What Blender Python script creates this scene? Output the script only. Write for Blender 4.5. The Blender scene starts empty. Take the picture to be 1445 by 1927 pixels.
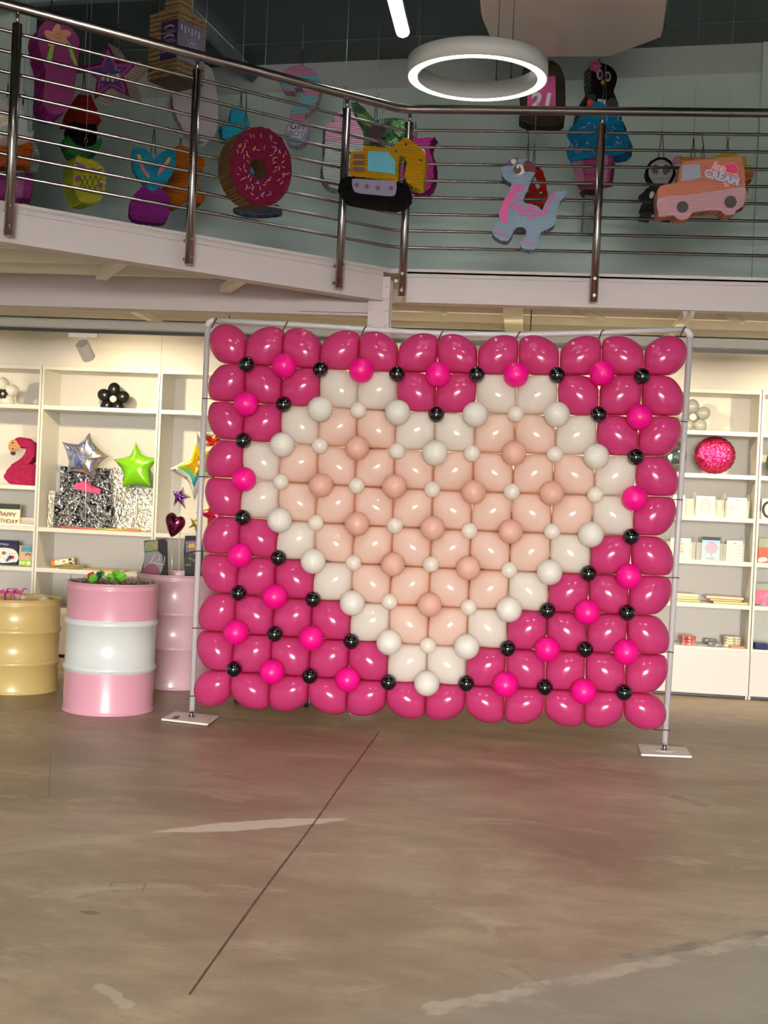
import bpy, bmesh, math, random
from mathutils import Vector, Matrix
from math import sin, cos, pi, radians, sqrt, atan2
random.seed(7)
S = bpy.context.scene
COL = S.collection

# ------------------------------------------------------------------ camera
F, CX, CY = 2350.0, 722.5, 963.5
YAW, PITCH, ROLL = radians(6.3), radians(0.65), radians(2.6)
CAM = Vector((0, 0, 1.46))
RM = Matrix.Rotation(YAW, 3, 'Z') @ Matrix.Rotation(pi/2 - PITCH, 3, 'X') @ Matrix.Rotation(ROLL, 3, 'Z')
cd = bpy.data.cameras.new('camera'); cam = bpy.data.objects.new('camera', cd); COL.objects.link(cam)
cam.matrix_world = Matrix.Translation(CAM) @ RM.to_4x4()
cd.sensor_fit = 'VERTICAL'; cd.sensor_height = 36.0; cd.lens = F*36.0/1927.0
cd.clip_end = 100
S.camera = cam

# ------------------------------------------------------------------ light and exposure
S.view_settings.view_transform = 'Standard'; S.view_settings.look = 'None'
S.view_settings.gamma = 1; S.view_settings.use_curve_mapping = False
S.view_settings.exposure = 0.0
w = bpy.data.worlds.new('sky'); S.world = w; w.use_nodes = True
WORLD_STRENGTH = 85
bg = w.node_tree.nodes['Background']; bg.inputs[0].default_value = (1.0, 0.955, 0.885, 1); bg.inputs[1].default_value = WORLD_STRENGTH
SPOT_W = 100.0
RING_E = 16.0
BATTEN_E = 22.0
S.cycles.max_bounces = 8; S.cycles.diffuse_bounces = 5; S.cycles.glossy_bounces = 4
S.cycles.transmission_bounces = 6; S.cycles.transparent_max_bounces = 8
S.cycles.caustics_reflective = False; S.cycles.caustics_refractive = False
S.cycles.sample_clamp_indirect = 6
S.cycles.use_denoising = True
# daylight comes in through the open shop front behind the camera: a portal guides the sky light through it
DOOR = (-1.3, 2.9, 0.0, 3.0, -9.0)   # x0 x1 z0 z1 y
pl = bpy.data.lights.new('shop_front_portal', 'AREA'); pl.shape = 'RECTANGLE'
pl.size = DOOR[1]-DOOR[0]; pl.size_y = DOOR[3]-DOOR[2]; pl.cycles.is_portal = True
po = bpy.data.objects.new('shop_front_portal', pl); COL.objects.link(po)
po.location = ((DOOR[0]+DOOR[1])/2, DOOR[4], (DOOR[2]+DOOR[3])/2); po.rotation_euler = (pi/2, 0, 0)

FILL_OPENINGS = [(-1.6, -.9, 2.2, 2.7), (1.5, 2.2, 2.2, 2.7)]      # unseen roof openings added to light the floor: x0 x1 y0 y1
for x0, x1, y0, y1 in FILL_OPENINGS:
    pl = bpy.data.lights.new('fill_opening_portal', 'AREA'); pl.shape = 'RECTANGLE'; pl.size = x1-x0; pl.size_y = y1-y0; pl.cycles.is_portal = True
    po = bpy.data.objects.new('fill_opening_portal', pl); COL.objects.link(po); po.location = ((x0+x1)/2, (y0+y1)/2, 5.55)
# ------------------------------------------------------------------ pixel <-> place
def ray(px, py):
    return RM @ Vector(((px-CX)/F, -(py-CY)/F, -1.0))
def atY(px, py, Y):
    d = ray(px, py); return CAM + d*((Y-CAM.y)/d.y)
def atZ(px, py, z):
    d = ray(px, py); return CAM + d*((z-CAM.z)/d.z)
def atP(px, py, p0, n):
    d = ray(px, py); return CAM + d*((Vector(p0)-CAM).dot(n)/d.dot(n))
def zt(pts, x0, y0, k):
    return [(x0+x/k, y0+y/k) for x, y in pts]
def ell(cx, cy, rx, ry, n=20, rot=0):
    return [(cx+rx*cos(t)*cos(rot)-ry*sin(t)*sin(rot), cy+rx*cos(t)*sin(rot)+ry*sin(t)*cos(rot)) for t in [2*pi*k/n for k in range(n)]]

# ------------------------------------------------------------------ materials
MATS = {}
def nt_new(name):
    m = bpy.data.materials.new(name); m.use_nodes = True
    nt = m.node_tree; b = nt.nodes['Principled BSDF']
    return m, nt, b
def rgb(h):
    h = h.lstrip('#'); c = [int(h[i:i+2], 16)/255 for i in (0, 2, 4)]
    return tuple(x/12.92 if x <= .04045 else ((x+.055)/1.055)**2.4 for x in c) + (1,)
def mat(name, col, rough=.5, metal=0, coat=0, spec=None, noise=0, nscale=8, bump=0, bscale=60, emit=0, alpha=1, trans=0):
    if name in MATS: return MATS[name]
    m, nt, b = nt_new(name)
    c = rgb(col) if isinstance(col, str) else tuple(col)+(1,)*(4-len(col))
    b.inputs['Base Color'].default_value = c
    b.inputs['Roughness'].default_value = rough; b.inputs['Metallic'].default_value = metal
    if coat: b.inputs['Coat Weight'].default_value = coat; b.inputs['Coat Roughness'].default_value = .12
    if spec is not None: b.inputs['Specular IOR Level'].default_value = spec
    if emit: b.inputs['Emission Color'].default_value = c; b.inputs['Emission Strength'].default_value = emit
    if alpha < 1: b.inputs['Alpha'].default_value = alpha
    if trans: b.inputs['Transmission Weight'].default_value = trans
    tc = nt.nodes.new('ShaderNodeTexCoord')
    if noise:
        n = nt.nodes.new('ShaderNodeTexNoise'); n.inputs['Scale'].default_value = nscale; n.inputs['Detail'].default_value = 5
        nt.links.new(tc.outputs['Object'], n.inputs['Vector'])
        mx = nt.nodes.new('ShaderNodeMix'); mx.data_type = 'RGBA'
        mx.inputs[6].default_value = tuple(x*(1-noise) for x in c[:3])+(1,); mx.inputs[7].default_value = tuple(min(1, x*(1+noise)) for x in c[:3])+(1,)
        nt.links.new(n.outputs['Fac'], mx.inputs[0]); nt.links.new(mx.outputs[2], b.inputs['Base Color'])
    if bump:
        n2 = nt.nodes.new('ShaderNodeTexNoise'); n2.inputs['Scale'].default_value = bscale
        nt.links.new(tc.outputs['Object'], n2.inputs['Vector'])
        bp = nt.nodes.new('ShaderNodeBump'); bp.inputs['Strength'].default_value = bump; bp.inputs['Distance'].default_value = .01
        nt.links.new(n2.outputs['Fac'], bp.inputs['Height']); nt.links.new(bp.outputs[0], b.inputs['Normal'])
    MATS[name] = m
    return m
def crepe(name, col, stripe=0.35, rough=.75, sheen=0, band=150, strength=.9):
    """tissue or crepe paper glued on in thin frilled rows"""
    if name in MATS: return MATS[name]
    m, nt, b = nt_new(name); c = rgb(col) if isinstance(col, str) else tuple(col)+(1,)
    b.inputs['Roughness'].default_value = rough; b.inputs['Specular IOR Level'].default_value = .12
    tc = nt.nodes.new('ShaderNodeTexCoord')
    wv = nt.nodes.new('ShaderNodeTexWave'); wv.bands_direction = 'Z'; wv.inputs['Scale'].default_value = band/6.28*1.0
    wv.inputs['Distortion'].default_value = 2.2; wv.inputs['Detail'].default_value = 3; wv.inputs['Detail Scale'].default_value = 3
    nt.links.new(tc.outputs['Object'], wv.inputs['Vector'])
    ns = nt.nodes.new('ShaderNodeTexNoise'); ns.inputs['Scale'].default_value = 40; ns.inputs['Detail'].default_value = 4
    nt.links.new(tc.outputs['Object'], ns.inputs['Vector'])
    ad = nt.nodes.new('ShaderNodeMath'); ad.operation = 'ADD'
    nt.links.new(wv.outputs['Fac'], ad.inputs[0]); nt.links.new(ns.outputs['Fac'], ad.inputs[1])
    mr = nt.nodes.new('ShaderNodeMapRange'); mr.inputs[1].default_value = .3; mr.inputs[2].default_value = 1.5
    nt.links.new(ad.outputs[0], mr.inputs[0])
    mx = nt.nodes.new('ShaderNodeMix'); mx.data_type = 'RGBA'
    mx.inputs[6].default_value = tuple(x*(1-stripe) for x in c[:3])+(1,); mx.inputs[7].default_value = tuple(min(1, x*(1+stripe*.6)) for x in c[:3])+(1,)
    nt.links.new(mr.outputs[0], mx.inputs[0]); nt.links.new(mx.outputs[2], b.inputs['Base Color'])
    bp = nt.nodes.new('ShaderNodeBump'); bp.inputs['Strength'].default_value = strength; bp.inputs['Distance'].default_value = .012
    nt.links.new(ad.outputs[0], bp.inputs['Height']); nt.links.new(bp.outputs[0], b.inputs['Normal'])
    MATS[name] = m; return m
def latex(name, col, trans=.35, rough=.22, tcol=None, coat=.15):
    if name in MATS: return MATS[name]
    m, nt, b = nt_new(name); c = rgb(col)
    b.inputs['Base Color'].default_value = c; b.inputs['Roughness'].default_value = rough
    b.inputs['Coat Weight'].default_value = coat; b.inputs['Coat Roughness'].default_value = .1
    if trans:
        t = nt.nodes.new('ShaderNodeBsdfTranslucent'); t.inputs[0].default_value = rgb(tcol) if tcol else c
        mx = nt.nodes.new('ShaderNodeMixShader'); mx.inputs[0].default_value = trans
        nt.links.new(b.outputs[0], mx.inputs[1]); nt.links.new(t.outputs[0], mx.inputs[2])
        nt.links.new(mx.outputs[0], nt.nodes['Material Output'].inputs[0])
    MATS[name] = m; return m
def foil(name, col, rough=.22, scale=18, bump=.35, ramp=None):
    if name in MATS: return MATS[name]
    m, nt, b = nt_new(name); c = rgb(col)
    b.inputs['Base Color'].default_value = c; b.inputs['Roughness'].default_value = rough; b.inputs['Metallic'].default_value = .85
    tc = nt.nodes.new('ShaderNodeTexCoord'); n = nt.nodes.new('ShaderNodeTexNoise'); n.inputs['Scale'].default_value = scale; n.inputs['Detail'].default_value = 3
    nt.links.new(tc.outputs['Object'], n.inputs['Vector'])
    bp = nt.nodes.new('ShaderNodeBump'); bp.inputs['Strength'].default_value = bump; bp.inputs['Distance'].default_value = .02
    nt.links.new(n.outputs['Fac'], bp.inputs['Height']); nt.links.new(bp.outputs[0], b.inputs['Normal'])
    if ramp:
        cr = nt.nodes.new('ShaderNodeValToRGB'); el = cr.color_ramp.elements
        while len(el) < len(ramp): el.new(.5)
        for e, (p, cc) in zip(el, ramp): e.position = p; e.color = rgb(cc)
        n3 = nt.nodes.new('ShaderNodeTexNoise'); n3.inputs['Scale'].default_value = scale*.9; n3.inputs['Detail'].default_value = 2; n3.inputs['Distortion'].default_value = 1.5
        nt.links.new(tc.outputs['Object'], n3.inputs['Vector'])
        nt.links.new(n3.outputs['Fac'], cr.inputs[0]); nt.links.new(cr.outputs[0], b.inputs['Base Color'])
    MATS[name] = m; return m
def zramp(name, stops, rough=.75, interp='CONSTANT', crepey=True, axis=2):
    """bands of different paper up the piece (generated coordinates)"""
    if name in MATS: return MATS[name]
    m, nt, b = nt_new(name); b.inputs['Roughness'].default_value = rough
    tc = nt.nodes.new('ShaderNodeTexCoord'); sx = nt.nodes.new('ShaderNodeSeparateXYZ'); nt.links.new(tc.outputs['Generated'], sx.inputs[0])
    cr = nt.nodes.new('ShaderNodeValToRGB'); cr.color_ramp.interpolation = interp; el = cr.color_ramp.elements
    while len(el) < len(stops): el.new(.5)
    for e, (p, cc) in zip(el, stops): e.position = p; e.color = rgb(cc)
    nt.links.new(sx.outputs[axis], cr.inputs[0]); nt.links.new(cr.outputs[0], b.inputs['Base Color'])
    if crepey:
        wv = nt.nodes.new('ShaderNodeTexWave'); wv.bands_direction = 'Z'; wv.inputs['Scale'].default_value = 24; wv.inputs['Distortion'].default_value = 2; wv.inputs['Detail'].default_value = 3
        nt.links.new(tc.outputs['Object'], wv.inputs['Vector'])
        bp = nt.nodes.new('ShaderNodeBump'); bp.inputs['Strength'].default_value = .8; bp.inputs['Distance'].default_value = .012
        nt.links.new(wv.outputs['Fac'], bp.inputs['Height']); nt.links.new(bp.outputs[0], b.inputs['Normal'])
    MATS[name] = m; return m
def specks(name, basec, speckc, scale=30, thr=.62, rough=.4, metal=0, bump=0):
    if name in MATS: return MATS[name]
    m, nt, b = nt_new(name); b.inputs['Roughness'].default_value = rough; b.inputs['Metallic'].default_value = metal
    tc = nt.nodes.new('ShaderNodeTexCoord'); n = nt.nodes.new('ShaderNodeTexNoise'); n.inputs['Scale'].default_value = scale; n.inputs['Detail'].default_value = 4
    nt.links.new(tc.outputs['Object'], n.inputs['Vector'])
    cr = nt.nodes.new('ShaderNodeValToRGB'); cr.color_ramp.elements[0].position = thr-.03; cr.color_ramp.elements[0].color = rgb(basec)
    cr.color_ramp.elements[1].position = thr+.03; cr.color_ramp.elements[1].color = rgb(speckc)
    nt.links.new(n.outputs['Fac'], cr.inputs[0]); nt.links.new(cr.outputs[0], b.inputs['Base Color'])
    if bump:
        bp = nt.nodes.new('ShaderNodeBump'); bp.inputs['Strength'].default_value = bump; bp.inputs['Distance'].default_value = .02
        nt.links.new(n.outputs['Fac'], bp.inputs['Height']); nt.links.new(bp.outputs[0], b.inputs['Normal'])
    MATS[name] = m; return m

# ------------------------------------------------------------------ mesh helpers
def box(bm, x0, x1, y0, y1, z0, z1, M=None, mi=0):
    vs = [bm.verts.new((M @ Vector(p)) if M else p) for p in ((x0,y0,z0),(x1,y0,z0),(x1,y1,z0),(x0,y1,z0),(x0,y0,z1),(x1,y0,z1),(x1,y1,z1),(x0,y1,z1))]
    for q in ((0,3,2,1),(4,5,6,7),(0,1,5,4),(1,2,6,5),(2,3,7,6),(3,0,4,7)):
        f = bm.faces.new([vs[i] for i in q]); f.material_index = mi
def tube(bm, pts, r, n=12, caps=True, closed=False):
    pts = [Vector(p) for p in pts]; rs = r if isinstance(r, (list, tuple)) else [r]*len(pts)
    rings = []; up = None
    for i, p in enumerate(pts):
        if closed: t = pts[(i+1) % len(pts)]-pts[i-1]
        else: t = pts[min(i+1, len(pts)-1)]-pts[max(i-1, 0)]
        t.normalize()
        if up is None:
            up = Vector((0, 0, 1)) if abs(t.z) < .9 else Vector((1, 0, 0))
        a = up - t*up.dot(t); a.normalize(); up = a; b = t.cross(a)
        k = 1.0
        if 0 < i < len(pts)-1 and not closed:
            t1 = (pts[i]-pts[i-1]).normalized(); k = 1/max(.5, t.dot(t1))
        rings.append([bm.verts.new(p+(a*cos(2*pi*j/n)+b*sin(2*pi*j/n))*rs[i]) for j in range(n)])
    m = len(rings)
    for i in range(m if closed else m-1):
        A, B = rings[i], rings[(i+1) % m]
        for j in range(n):
            f = bm.faces.new((A[j], A[(j+1) % n], B[(j+1) % n], B[j])); f.smooth = True
    if caps and not closed:
        bm.faces.new(rings[0][::-1]); bm.faces.new(rings[-1])
def lathe(bm, prof, n=48, c=(0, 0, 0), cap_lo=False, cap_hi=False, mi=0):
    rings = []
    for r, z in prof:
        rings.append([bm.verts.new((c[0]+r*cos(2*pi*j/n), c[1]+r*sin(2*pi*j/n), c[2]+z)) for j in range(n)])
    for i in range(len(rings)-1):
        A, B = rings[i], rings[i+1]
        for j in range(n):
            f = bm.faces.new((A[j], A[(j+1) % n], B[(j+1) % n], B[j])); f.smooth = True; f.material_index = mi
    if cap_lo: bm.faces.new(rings[0][::-1]).material_index = mi
    if cap_hi: bm.faces.new(rings[-1]).material_index = mi
def ball(bm, c, r, sc=(1, 1, 1), M=None, u=20, v=12):
    c = Vector(c); top = None; rows = []
    for i in range(v+1):
        th = pi*i/v
        if i in (0, v):
            p = Vector((0, 0, r*cos(th)*sc[2])); rows.append([bm.verts.new(c+((M @ p) if M else p))])
        else:
            row = []
            for j in range(u):
                ph = 2*pi*j/u; p = Vector((r*sin(th)*cos(ph)*sc[0], r*sin(th)*sin(ph)*sc[1], r*cos(th)*sc[2]))
                row.append(bm.verts.new(c+((M @ p) if M else p)))
            rows.append(row)
    for i in range(v):
        A, B = rows[i], rows[i+1]
        for j in range(u):
            k = (j+1) % u
            if len(A) == 1: f = bm.faces.new((A[0], B[j], B[k]))
            elif len(B) == 1: f = bm.faces.new((A[j], B[0], A[k]))
            else: f = bm.faces.new((A[j], B[j], B[k], A[k]))
            f.smooth = True
def prism(bm, pts, off, mi_face=0, mi_side=0, smooth_side=False):
    """planar outline pushed back by the vector off"""
    A = [bm.verts.new(p) for p in pts]; B = [bm.verts.new(Vector(p)+off) for p in pts]
    f = bm.faces.new(A); f.material_index = mi_face
    f = bm.faces.new(B[::-1]); f.material_index = mi_side
    for i in range(len(A)):
        j = (i+1) % len(A)
        f = bm.faces.new((A[j], A[i], B[i], B[j])); f.material_index = mi_side; f.smooth = smooth_side
def smooth_closed(pts, sub=5):
    out = []; n = len(pts)
    for i in range(n):
        p0, p1, p2, p3 = pts[i-1], pts[i], pts[(i+1) % n], pts[(i+2) % n]
        for k in range(sub):
            t = k/sub
            out.append(tuple(.5*((2*p1[a])+(-p0[a]+p2[a])*t+(2*p0[a]-5*p1[a]+4*p2[a]-p3[a])*t*t+(-p0[a]+3*p1[a]-3*p2[a]+p3[a])*t**3) for a in (0, 1)))
    return out
def ragged(pts, amp=.8, step=3.0):
    out = []; n = len(pts)
    for i in range(n):
        a, b = pts[i], pts[(i+1) % n]; L = math.hypot(b[0]-a[0], b[1]-a[1]); m = max(1, int(L/step))
        for k in range(m):
            t = k/m; out.append((a[0]+(b[0]-a[0])*t+random.uniform(-amp, amp), a[1]+(b[1]-a[1])*t+random.uniform(-amp, amp)))
    return out
def add(name, bm, m, parent=None, loc=None, bevel=0, smooth=False, fix=True):
    """links a bmesh (world coordinates) as one mesh object; the origin goes to loc or to the parent"""
    if fix: bmesh.ops.recalc_face_normals(bm, faces=bm.faces)
    if bevel: bmesh.ops.bevel(bm, geom=list(bm.edges), offset=bevel, segments=2, affect='EDGES', clamp_overlap=True)
    o_ = Vector(loc) if loc is not None else (WORLDPOS[parent.name] if parent is not None else Vector((0, 0, 0)))
    for v in bm.verts: v.co -= o_
    me = bpy.data.meshes.new(name); bm.to_mesh(me); bm.free()
    if smooth:
        for p in me.polygons: p.use_smooth = True
    for x in (m if isinstance(m, (list, tuple)) else [m]): me.materials.append(x)
    o = bpy.data.objects.new(name, me); COL.objects.link(o)
    if parent is not None:
        o.parent = parent; o.location = o_-WORLDPOS[parent.name]
    else: o.location = o_
    WORLDPOS[o.name] = o_.copy()
    return o
WORLDPOS = {}
def BM(): return bmesh.new()
def tag(o, label, cat, group=None, kind=None):
    o['label'] = label; o['category'] = cat
    if group: o['group'] = group
    if kind: o['kind'] = kind
    return o
def thing(name, label, cat, loc, group=None):
    o = bpy.data.objects.new(name, None); COL.objects.link(o); o.location = loc; o.empty_display_size = .1
    WORLDPOS[o.name] = Vector(loc)
    return tag(o, label, cat, group)
def struct(name, bm, m, parent=None, **k):
    o = add(name, bm, m, parent, **k)
    if parent is None: o['kind'] = 'structure'
    return o
def text(name, s, size, M, m, parent, shear=0, extrude=.0015, bold=0):
    cu = bpy.data.curves.new(name, 'FONT'); cu.body = s; cu.size = size; cu.align_x = 'CENTER'; cu.align_y = 'CENTER'; cu.extrude = extrude; cu.shear = shear; cu.offset = bold
    to = bpy.data.objects.new(name+'_curve', cu); COL.objects.link(to)
    bpy.context.view_layer.update()
    me = bpy.data.meshes.new_from_object(to.evaluated_get(bpy.context.evaluated_depsgraph_get()))
    bpy.data.objects.remove(to); bpy.data.curves.remove(cu)
    base = WORLDPOS[parent.name]
    me.transform(Matrix.Translation(-base) @ M); me.materials.clear(); me.materials.append(m)
    o = bpy.data.objects.new(name, me); COL.objects.link(o); o.parent = parent; WORLDPOS[o.name] = base.copy()
    return o
def facing(p, n, up=Vector((0, 0, 1)), tilt=0):
    n = Vector(n).normalized(); x = up.cross(n).normalized(); y = n.cross(x)
    M = Matrix((x, y, n)).transposed().to_4x4(); M.translation = p
    return M @ Matrix.Rotation(tilt, 4, 'Z')
ORD = ['top', 'second', 'third', 'fourth', 'fifth', 'sixth', 'seventh', 'eighth', 'ninth', 'tenth', 'eleventh', 'twelfth']
NTH = ['first', 'second', 'third', 'fourth', 'fifth', 'sixth', 'seventh', 'eighth', 'ninth', 'tenth', 'eleventh', 'twelfth']

#==PART2==
# ------------------------------------------------------------------ materials of the place
M_white = mat('white_board', (.80, .78, .74), .45)
M_wall = mat('upper_wall_paint', (.68, .79, .77), .7, noise=.04, nscale=2)
M_wallw = mat('lower_wall_paint', (.66, .625, .57), .6)
M_steelw = mat('white_painted_steel', (.56, .495, .51), .5, noise=.03, nscale=3)
M_deck = mat('cream_decking', (.82, .78, .68), .55)
M_roof = mat('dark_roof_sheet', (.045, .058, .060), .55, noise=.25, nscale=1.5)
M_purlin = mat('grey_roof_steel', (.16, .19, .20), .5)
M_stain = mat('brushed_stainless', (.33, .28, .275), .24, metal=1)
M_dark = mat('dark_metal', (.03, .03, .03), .4)
M_black = mat('matt_black', (.012, .012, .014), .5)

# ------------------------------------------------------------------ floor
def floor_material():
    m, nt, b = nt_new('worn_concrete'); L = nt.links; N = nt.nodes
    geo = N.new('ShaderNodeNewGeometry'); pos = geo.outputs['Position']
    def noise(scale, detail=6, rough=.6, vec=None, dist=0):
        n = N.new('ShaderNodeTexNoise'); n.inputs['Scale'].default_value = scale; n.inputs['Detail'].default_value = detail; n.inputs['Roughness'].default_value = rough; n.inputs['Distortion'].default_value = dist
        L.new(vec or pos, n.inputs['Vector']); return n.outputs['Fac']
    def math_(op, a, b_=None, c=None, clamp=False):
        n = N.new('ShaderNodeMath'); n.operation = op; n.use_clamp = clamp
        for i, x in enumerate((a, b_, c)):
            if x is None: continue
            if isinstance(x, (int, float)): n.inputs[i].default_value = x
            else: L.new(x, n.inputs[i])
        return n.outputs[0]
    def vm(op, a, b_=None):
        n = N.new('ShaderNodeVectorMath'); n.operation = op
        for i, x in enumerate((a, b_)):
            if x is None: continue
            if isinstance(x, (Vector, tuple)): n.inputs[i].default_value = tuple(x)
            else: L.new(x, n.inputs[i])
        return n
    def sstep(x, lo, hi):
        n = N.new('ShaderNodeMapRange'); n.interpolation_type = 'SMOOTHSTEP'; n.inputs[1].default_value = lo; n.inputs[2].default_value = hi; L.new(x, n.inputs[0]); return n.outputs[0]
    def mix(f, a, b_):
        n = N.new('ShaderNodeMix'); n.data_type = 'RGBA'
        for i, x in ((0, f), (6, a), (7, b_)):
            if isinstance(x, tuple): n.inputs[i].default_value = x+(1,)*(4-len(x))
            elif isinstance(x, (int, float)): n.inputs[i].default_value = x
            else: L.new(x, n.inputs[i])
        return n.outputs[2]
    def seg(p, q, wid, wob, wsc, taper=False):
        A, B = atZ(*p, 0), atZ(*q, 0); ba = B-A
        pa = vm('SUBTRACT', pos, A).outputs[0]
        h = math_('MULTIPLY', vm('DOT_PRODUCT', pa, ba).outputs['Value'], 1/ba.length_squared); h = math_('MAXIMUM', math_('MINIMUM', h, 1.0), 0.0)
        sc = N.new('ShaderNodeVectorMath'); sc.operation = 'SCALE'; sc.inputs[0].default_value = ba; L.new(h, sc.inputs['Scale'])
        d = vm('LENGTH', vm('SUBTRACT', pa, sc.outputs[0]).outputs[0]).outputs['Value']
        d = math_('ADD', d, math_('MULTIPLY', math_('SUBTRACT', noise(wsc, 5), .5), wob))
        if taper:
            tp = math_('MULTIPLY', math_('MULTIPLY', h, math_('SUBTRACT', 1.0, h)), 4*wid)
            d = math_('ADD', d, math_('SUBTRACT', wid, tp))
        return math_('SUBTRACT', 1.0, sstep(d, wid*.8, wid*1.12+.001))
    # streaks run along the shop front
    mp = N.new('ShaderNodeMapping'); mp.inputs['Scale'].default_value = (.8, 1.45, 1); mp.inputs['Rotation'].default_value = (0, 0, .25); L.new(pos, mp.inputs[0])
    big = noise(.9, 8, .62, mp.outputs[0], .6); mid = noise(4.5, 8, .68, mp.outputs[0], .4); fine = noise(55, 4, .7)
    c = mix(sstep(big, .32, .68), (.31, .235, .15), (.54, .43, .30))
    c = mix(sstep(mid, .35, .75), mix(.5, c, (.20, .15, .105)), c)
    c = mix(math_('MULTIPLY', sstep(noise(2.2, 9, .7, mp.outputs[0], .8),   .54, .68), .5), c, (.60, .50, .37))
    c = mix(math_('MULTIPLY', sstep(noise(3.1, 8, .7, None, 1.0), .60, .72), .5), c, (.20, .165, .13))
    c = mix(math_('MULTIPLY', sstep(fine, .45, .75), .22), c, (.15, .12, .09))
    # greyer zone past the pale scuffed line
    A, B = atZ(640, 1927, 0), atZ(1445, 1735, 0); ba = (B-A).normalized(); nrm = Vector((ba.y, -ba.x, 0))
    sd = vm('DOT_PRODUCT', vm('SUBTRACT', pos, A).outputs[0], nrm).outputs['Value']
    sd = math_('ADD', sd, math_('MULTIPLY', math_('SUBTRACT', noise(2.5, 7, .65), .5), .35))
    c = mix(math_('MULTIPLY', sstep(sd, -.10, .16), .62), c, (.28, .275, .245))
    c = mix(math_('MULTIPLY', seg((820, 1900), (1445, 1765), .035, .12, 7), math_('MULTIPLY', sstep(noise(9, 6), .38, .6), .55)), c, (.58, .52, .43))
    c = mix(math_('MULTIPLY', seg((1180, 1800), (1445, 1755), .03, .1, 8), math_('MULTIPLY', sstep(noise(7, 6), .42, .62), .6)), c, (.12, .115, .105))
    # pale filler streak
    c = mix(math_('MULTIPLY', seg((285, 1566), (662, 1540), .075, .07, 7, True), .95), c, (.74, .66, .55))
    c = mix(math_('MULTIPLY', seg((0, 1600), (300, 1568), .045, .09, 6), .28), c, (.60, .52, .40))
    c = mix(math_('MULTIPLY', seg((185, 1858), (240, 1888), .028, .13, 10), .45), c, (.62, .57, .48))
    c = mix(math_('MULTIPLY', seg((150, 1715), (188, 1720), .022, .03, 14, True), .7), c, (.10, .085, .07))
    c = mix(math_('MULTIPLY', seg((1270, 1500), (1320, 1515), .04, .10, 9), .45), c, (.12, .095, .075))
    c = mix(math_('MULTIPLY', seg((1060, 1605), (1130, 1625), .05, .12, 9), .28), c, (.14, .10, .08))
    # saw cut joint, short hairline cracks
    crack = None
    cp = [(713, 1378), (640, 1478), (600, 1536), (555, 1597), (510, 1656), (435, 1760), (357, 1871)]
    for p, q in zip(cp, cp[1:]):
        s_ = seg(p, q, .0045, .010, 22); crack = s_ if crack is None else math_('MAXIMUM', crack, s_)
    for p, q in (((96, 1415), (92, 1500)), ((92, 1500), (0, 1503)), ((208, 1668), (212, 1660)), ((212, 1660), (275, 1660)), ((275, 1660), (268, 1678)), ((268, 1678), (210, 1676))):
        crack = math_('MAXIMUM', crack, math_('MULTIPLY', seg(p, q, .0022, .006, 20), .55))
    c = mix(math_('MULTIPLY', crack, .85), c, (.035, .028, .022))
    L.new(c, b.inputs['Base Color'])
    r = N.new('ShaderNodeMapRange'); r.inputs[3].default_value = .30; r.inputs[4].default_value = .52; L.new(mid, r.inputs[0]); L.new(r.outputs[0], b.inputs['Roughness'])
    b.inputs['Specular IOR Level'].default_value = .4
    hgt = math_('SUBTRACT', math_('ADD', math_('MULTIPLY', mid, .35), math_('MULTIPLY', fine, .15)), math_('MULTIPLY', crack, .8))
    bp = N.new('ShaderNodeBump'); bp.inputs['Strength'].default_value = .35; bp.inputs['Distance'].default_value = .01; L.new(hgt, bp.inputs['Height']); L.new(bp.outputs[0], b.inputs['Normal'])
    return m
bm = BM(); box(bm, -7.6, 7.1, -9.2, 10.7, -.1, 0); struct('floor', bm, floor_material())
bm = BM(); box(bm, -40, 40, -60, -9.2, -.12, -.02); struct('ground', bm, mat('paving', (.30, .29, .27), .8, noise=.2, nscale=2))

# ------------------------------------------------------------------ walls and roof
YW, YF, YM = 10.5, 10.1, 8.35       # back wall, shelving fronts, mezzanine edge
pA, pB = atY(400, 127, YW), atY(1400, 82, YW)
RS = (pB.z-pA.z)/(pB.x-pA.x)
def roof_z(x): return pA.z+(x-pA.x)*RS
bm = BM(); prism(bm, [(-7.6, YW, 0), (7.1, YW, 0), (7.1, YW, roof_z(7.1)), (-7.6, YW, roof_z(-7.6))], Vector((0, .2, 0))); struct('wall_back', bm, M_wall)
bm = BM(); prism(bm, [(-7.6, -9.2, 0), (-7.6, YW, 0), (-7.6, YW, roof_z(-7.6)), (-7.6, -9.2, roof_z(-7.6))], Vector((-.2, 0, 0))); struct('wall_left', bm, M_wall)
bm = BM(); prism(bm, [(7.1, -9.2, 0), (7.1, YW, 0), (7.1, YW, roof_z(7.1)), (7.1, -9.2, roof_z(7.1))], Vector((.2, 0, 0))); struct('wall_right', bm, M_wall)
bm = BM()
x0, x1, z0, z1, yd = DOOR
box(bm, -7.6, x0, yd-.2, yd, 0, roof_z(-7.6)); box(bm, x1, 7.1, yd-.2, yd, 0, roof_z(-7.6)); prism(bm, [(-7.6, yd, z1), (7.1, yd, z1), (7.1, yd, roof_z(7.1)), (-7.6, yd, roof_z(-7.6))], Vector((0, -.2, 0)))
struct('wall_front', bm, M_wall)
bm = BM()
def roof_piece(x0, x1, y0, y1): prism(bm, [(x0, y0, roof_z(x0)), (x1, y0, roof_z(x1)), (x1, y1, roof_z(x1)), (x0, y1, roof_z(x0))], Vector((0, 0, .08)))
(a0, a1, vy0, vy1), (b0, b1, _, _) = FILL_OPENINGS
roof_piece(-7.8, 7.3, -9.2, vy0); roof_piece(-7.8, 7.3, vy1, YW+.2)
for x0, x1 in ((-7.8, a0), (a1, b0), (b1, 7.3)): roof_piece(x0, x1, vy0, vy1)
struct('ceiling', bm, M_roof)
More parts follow.
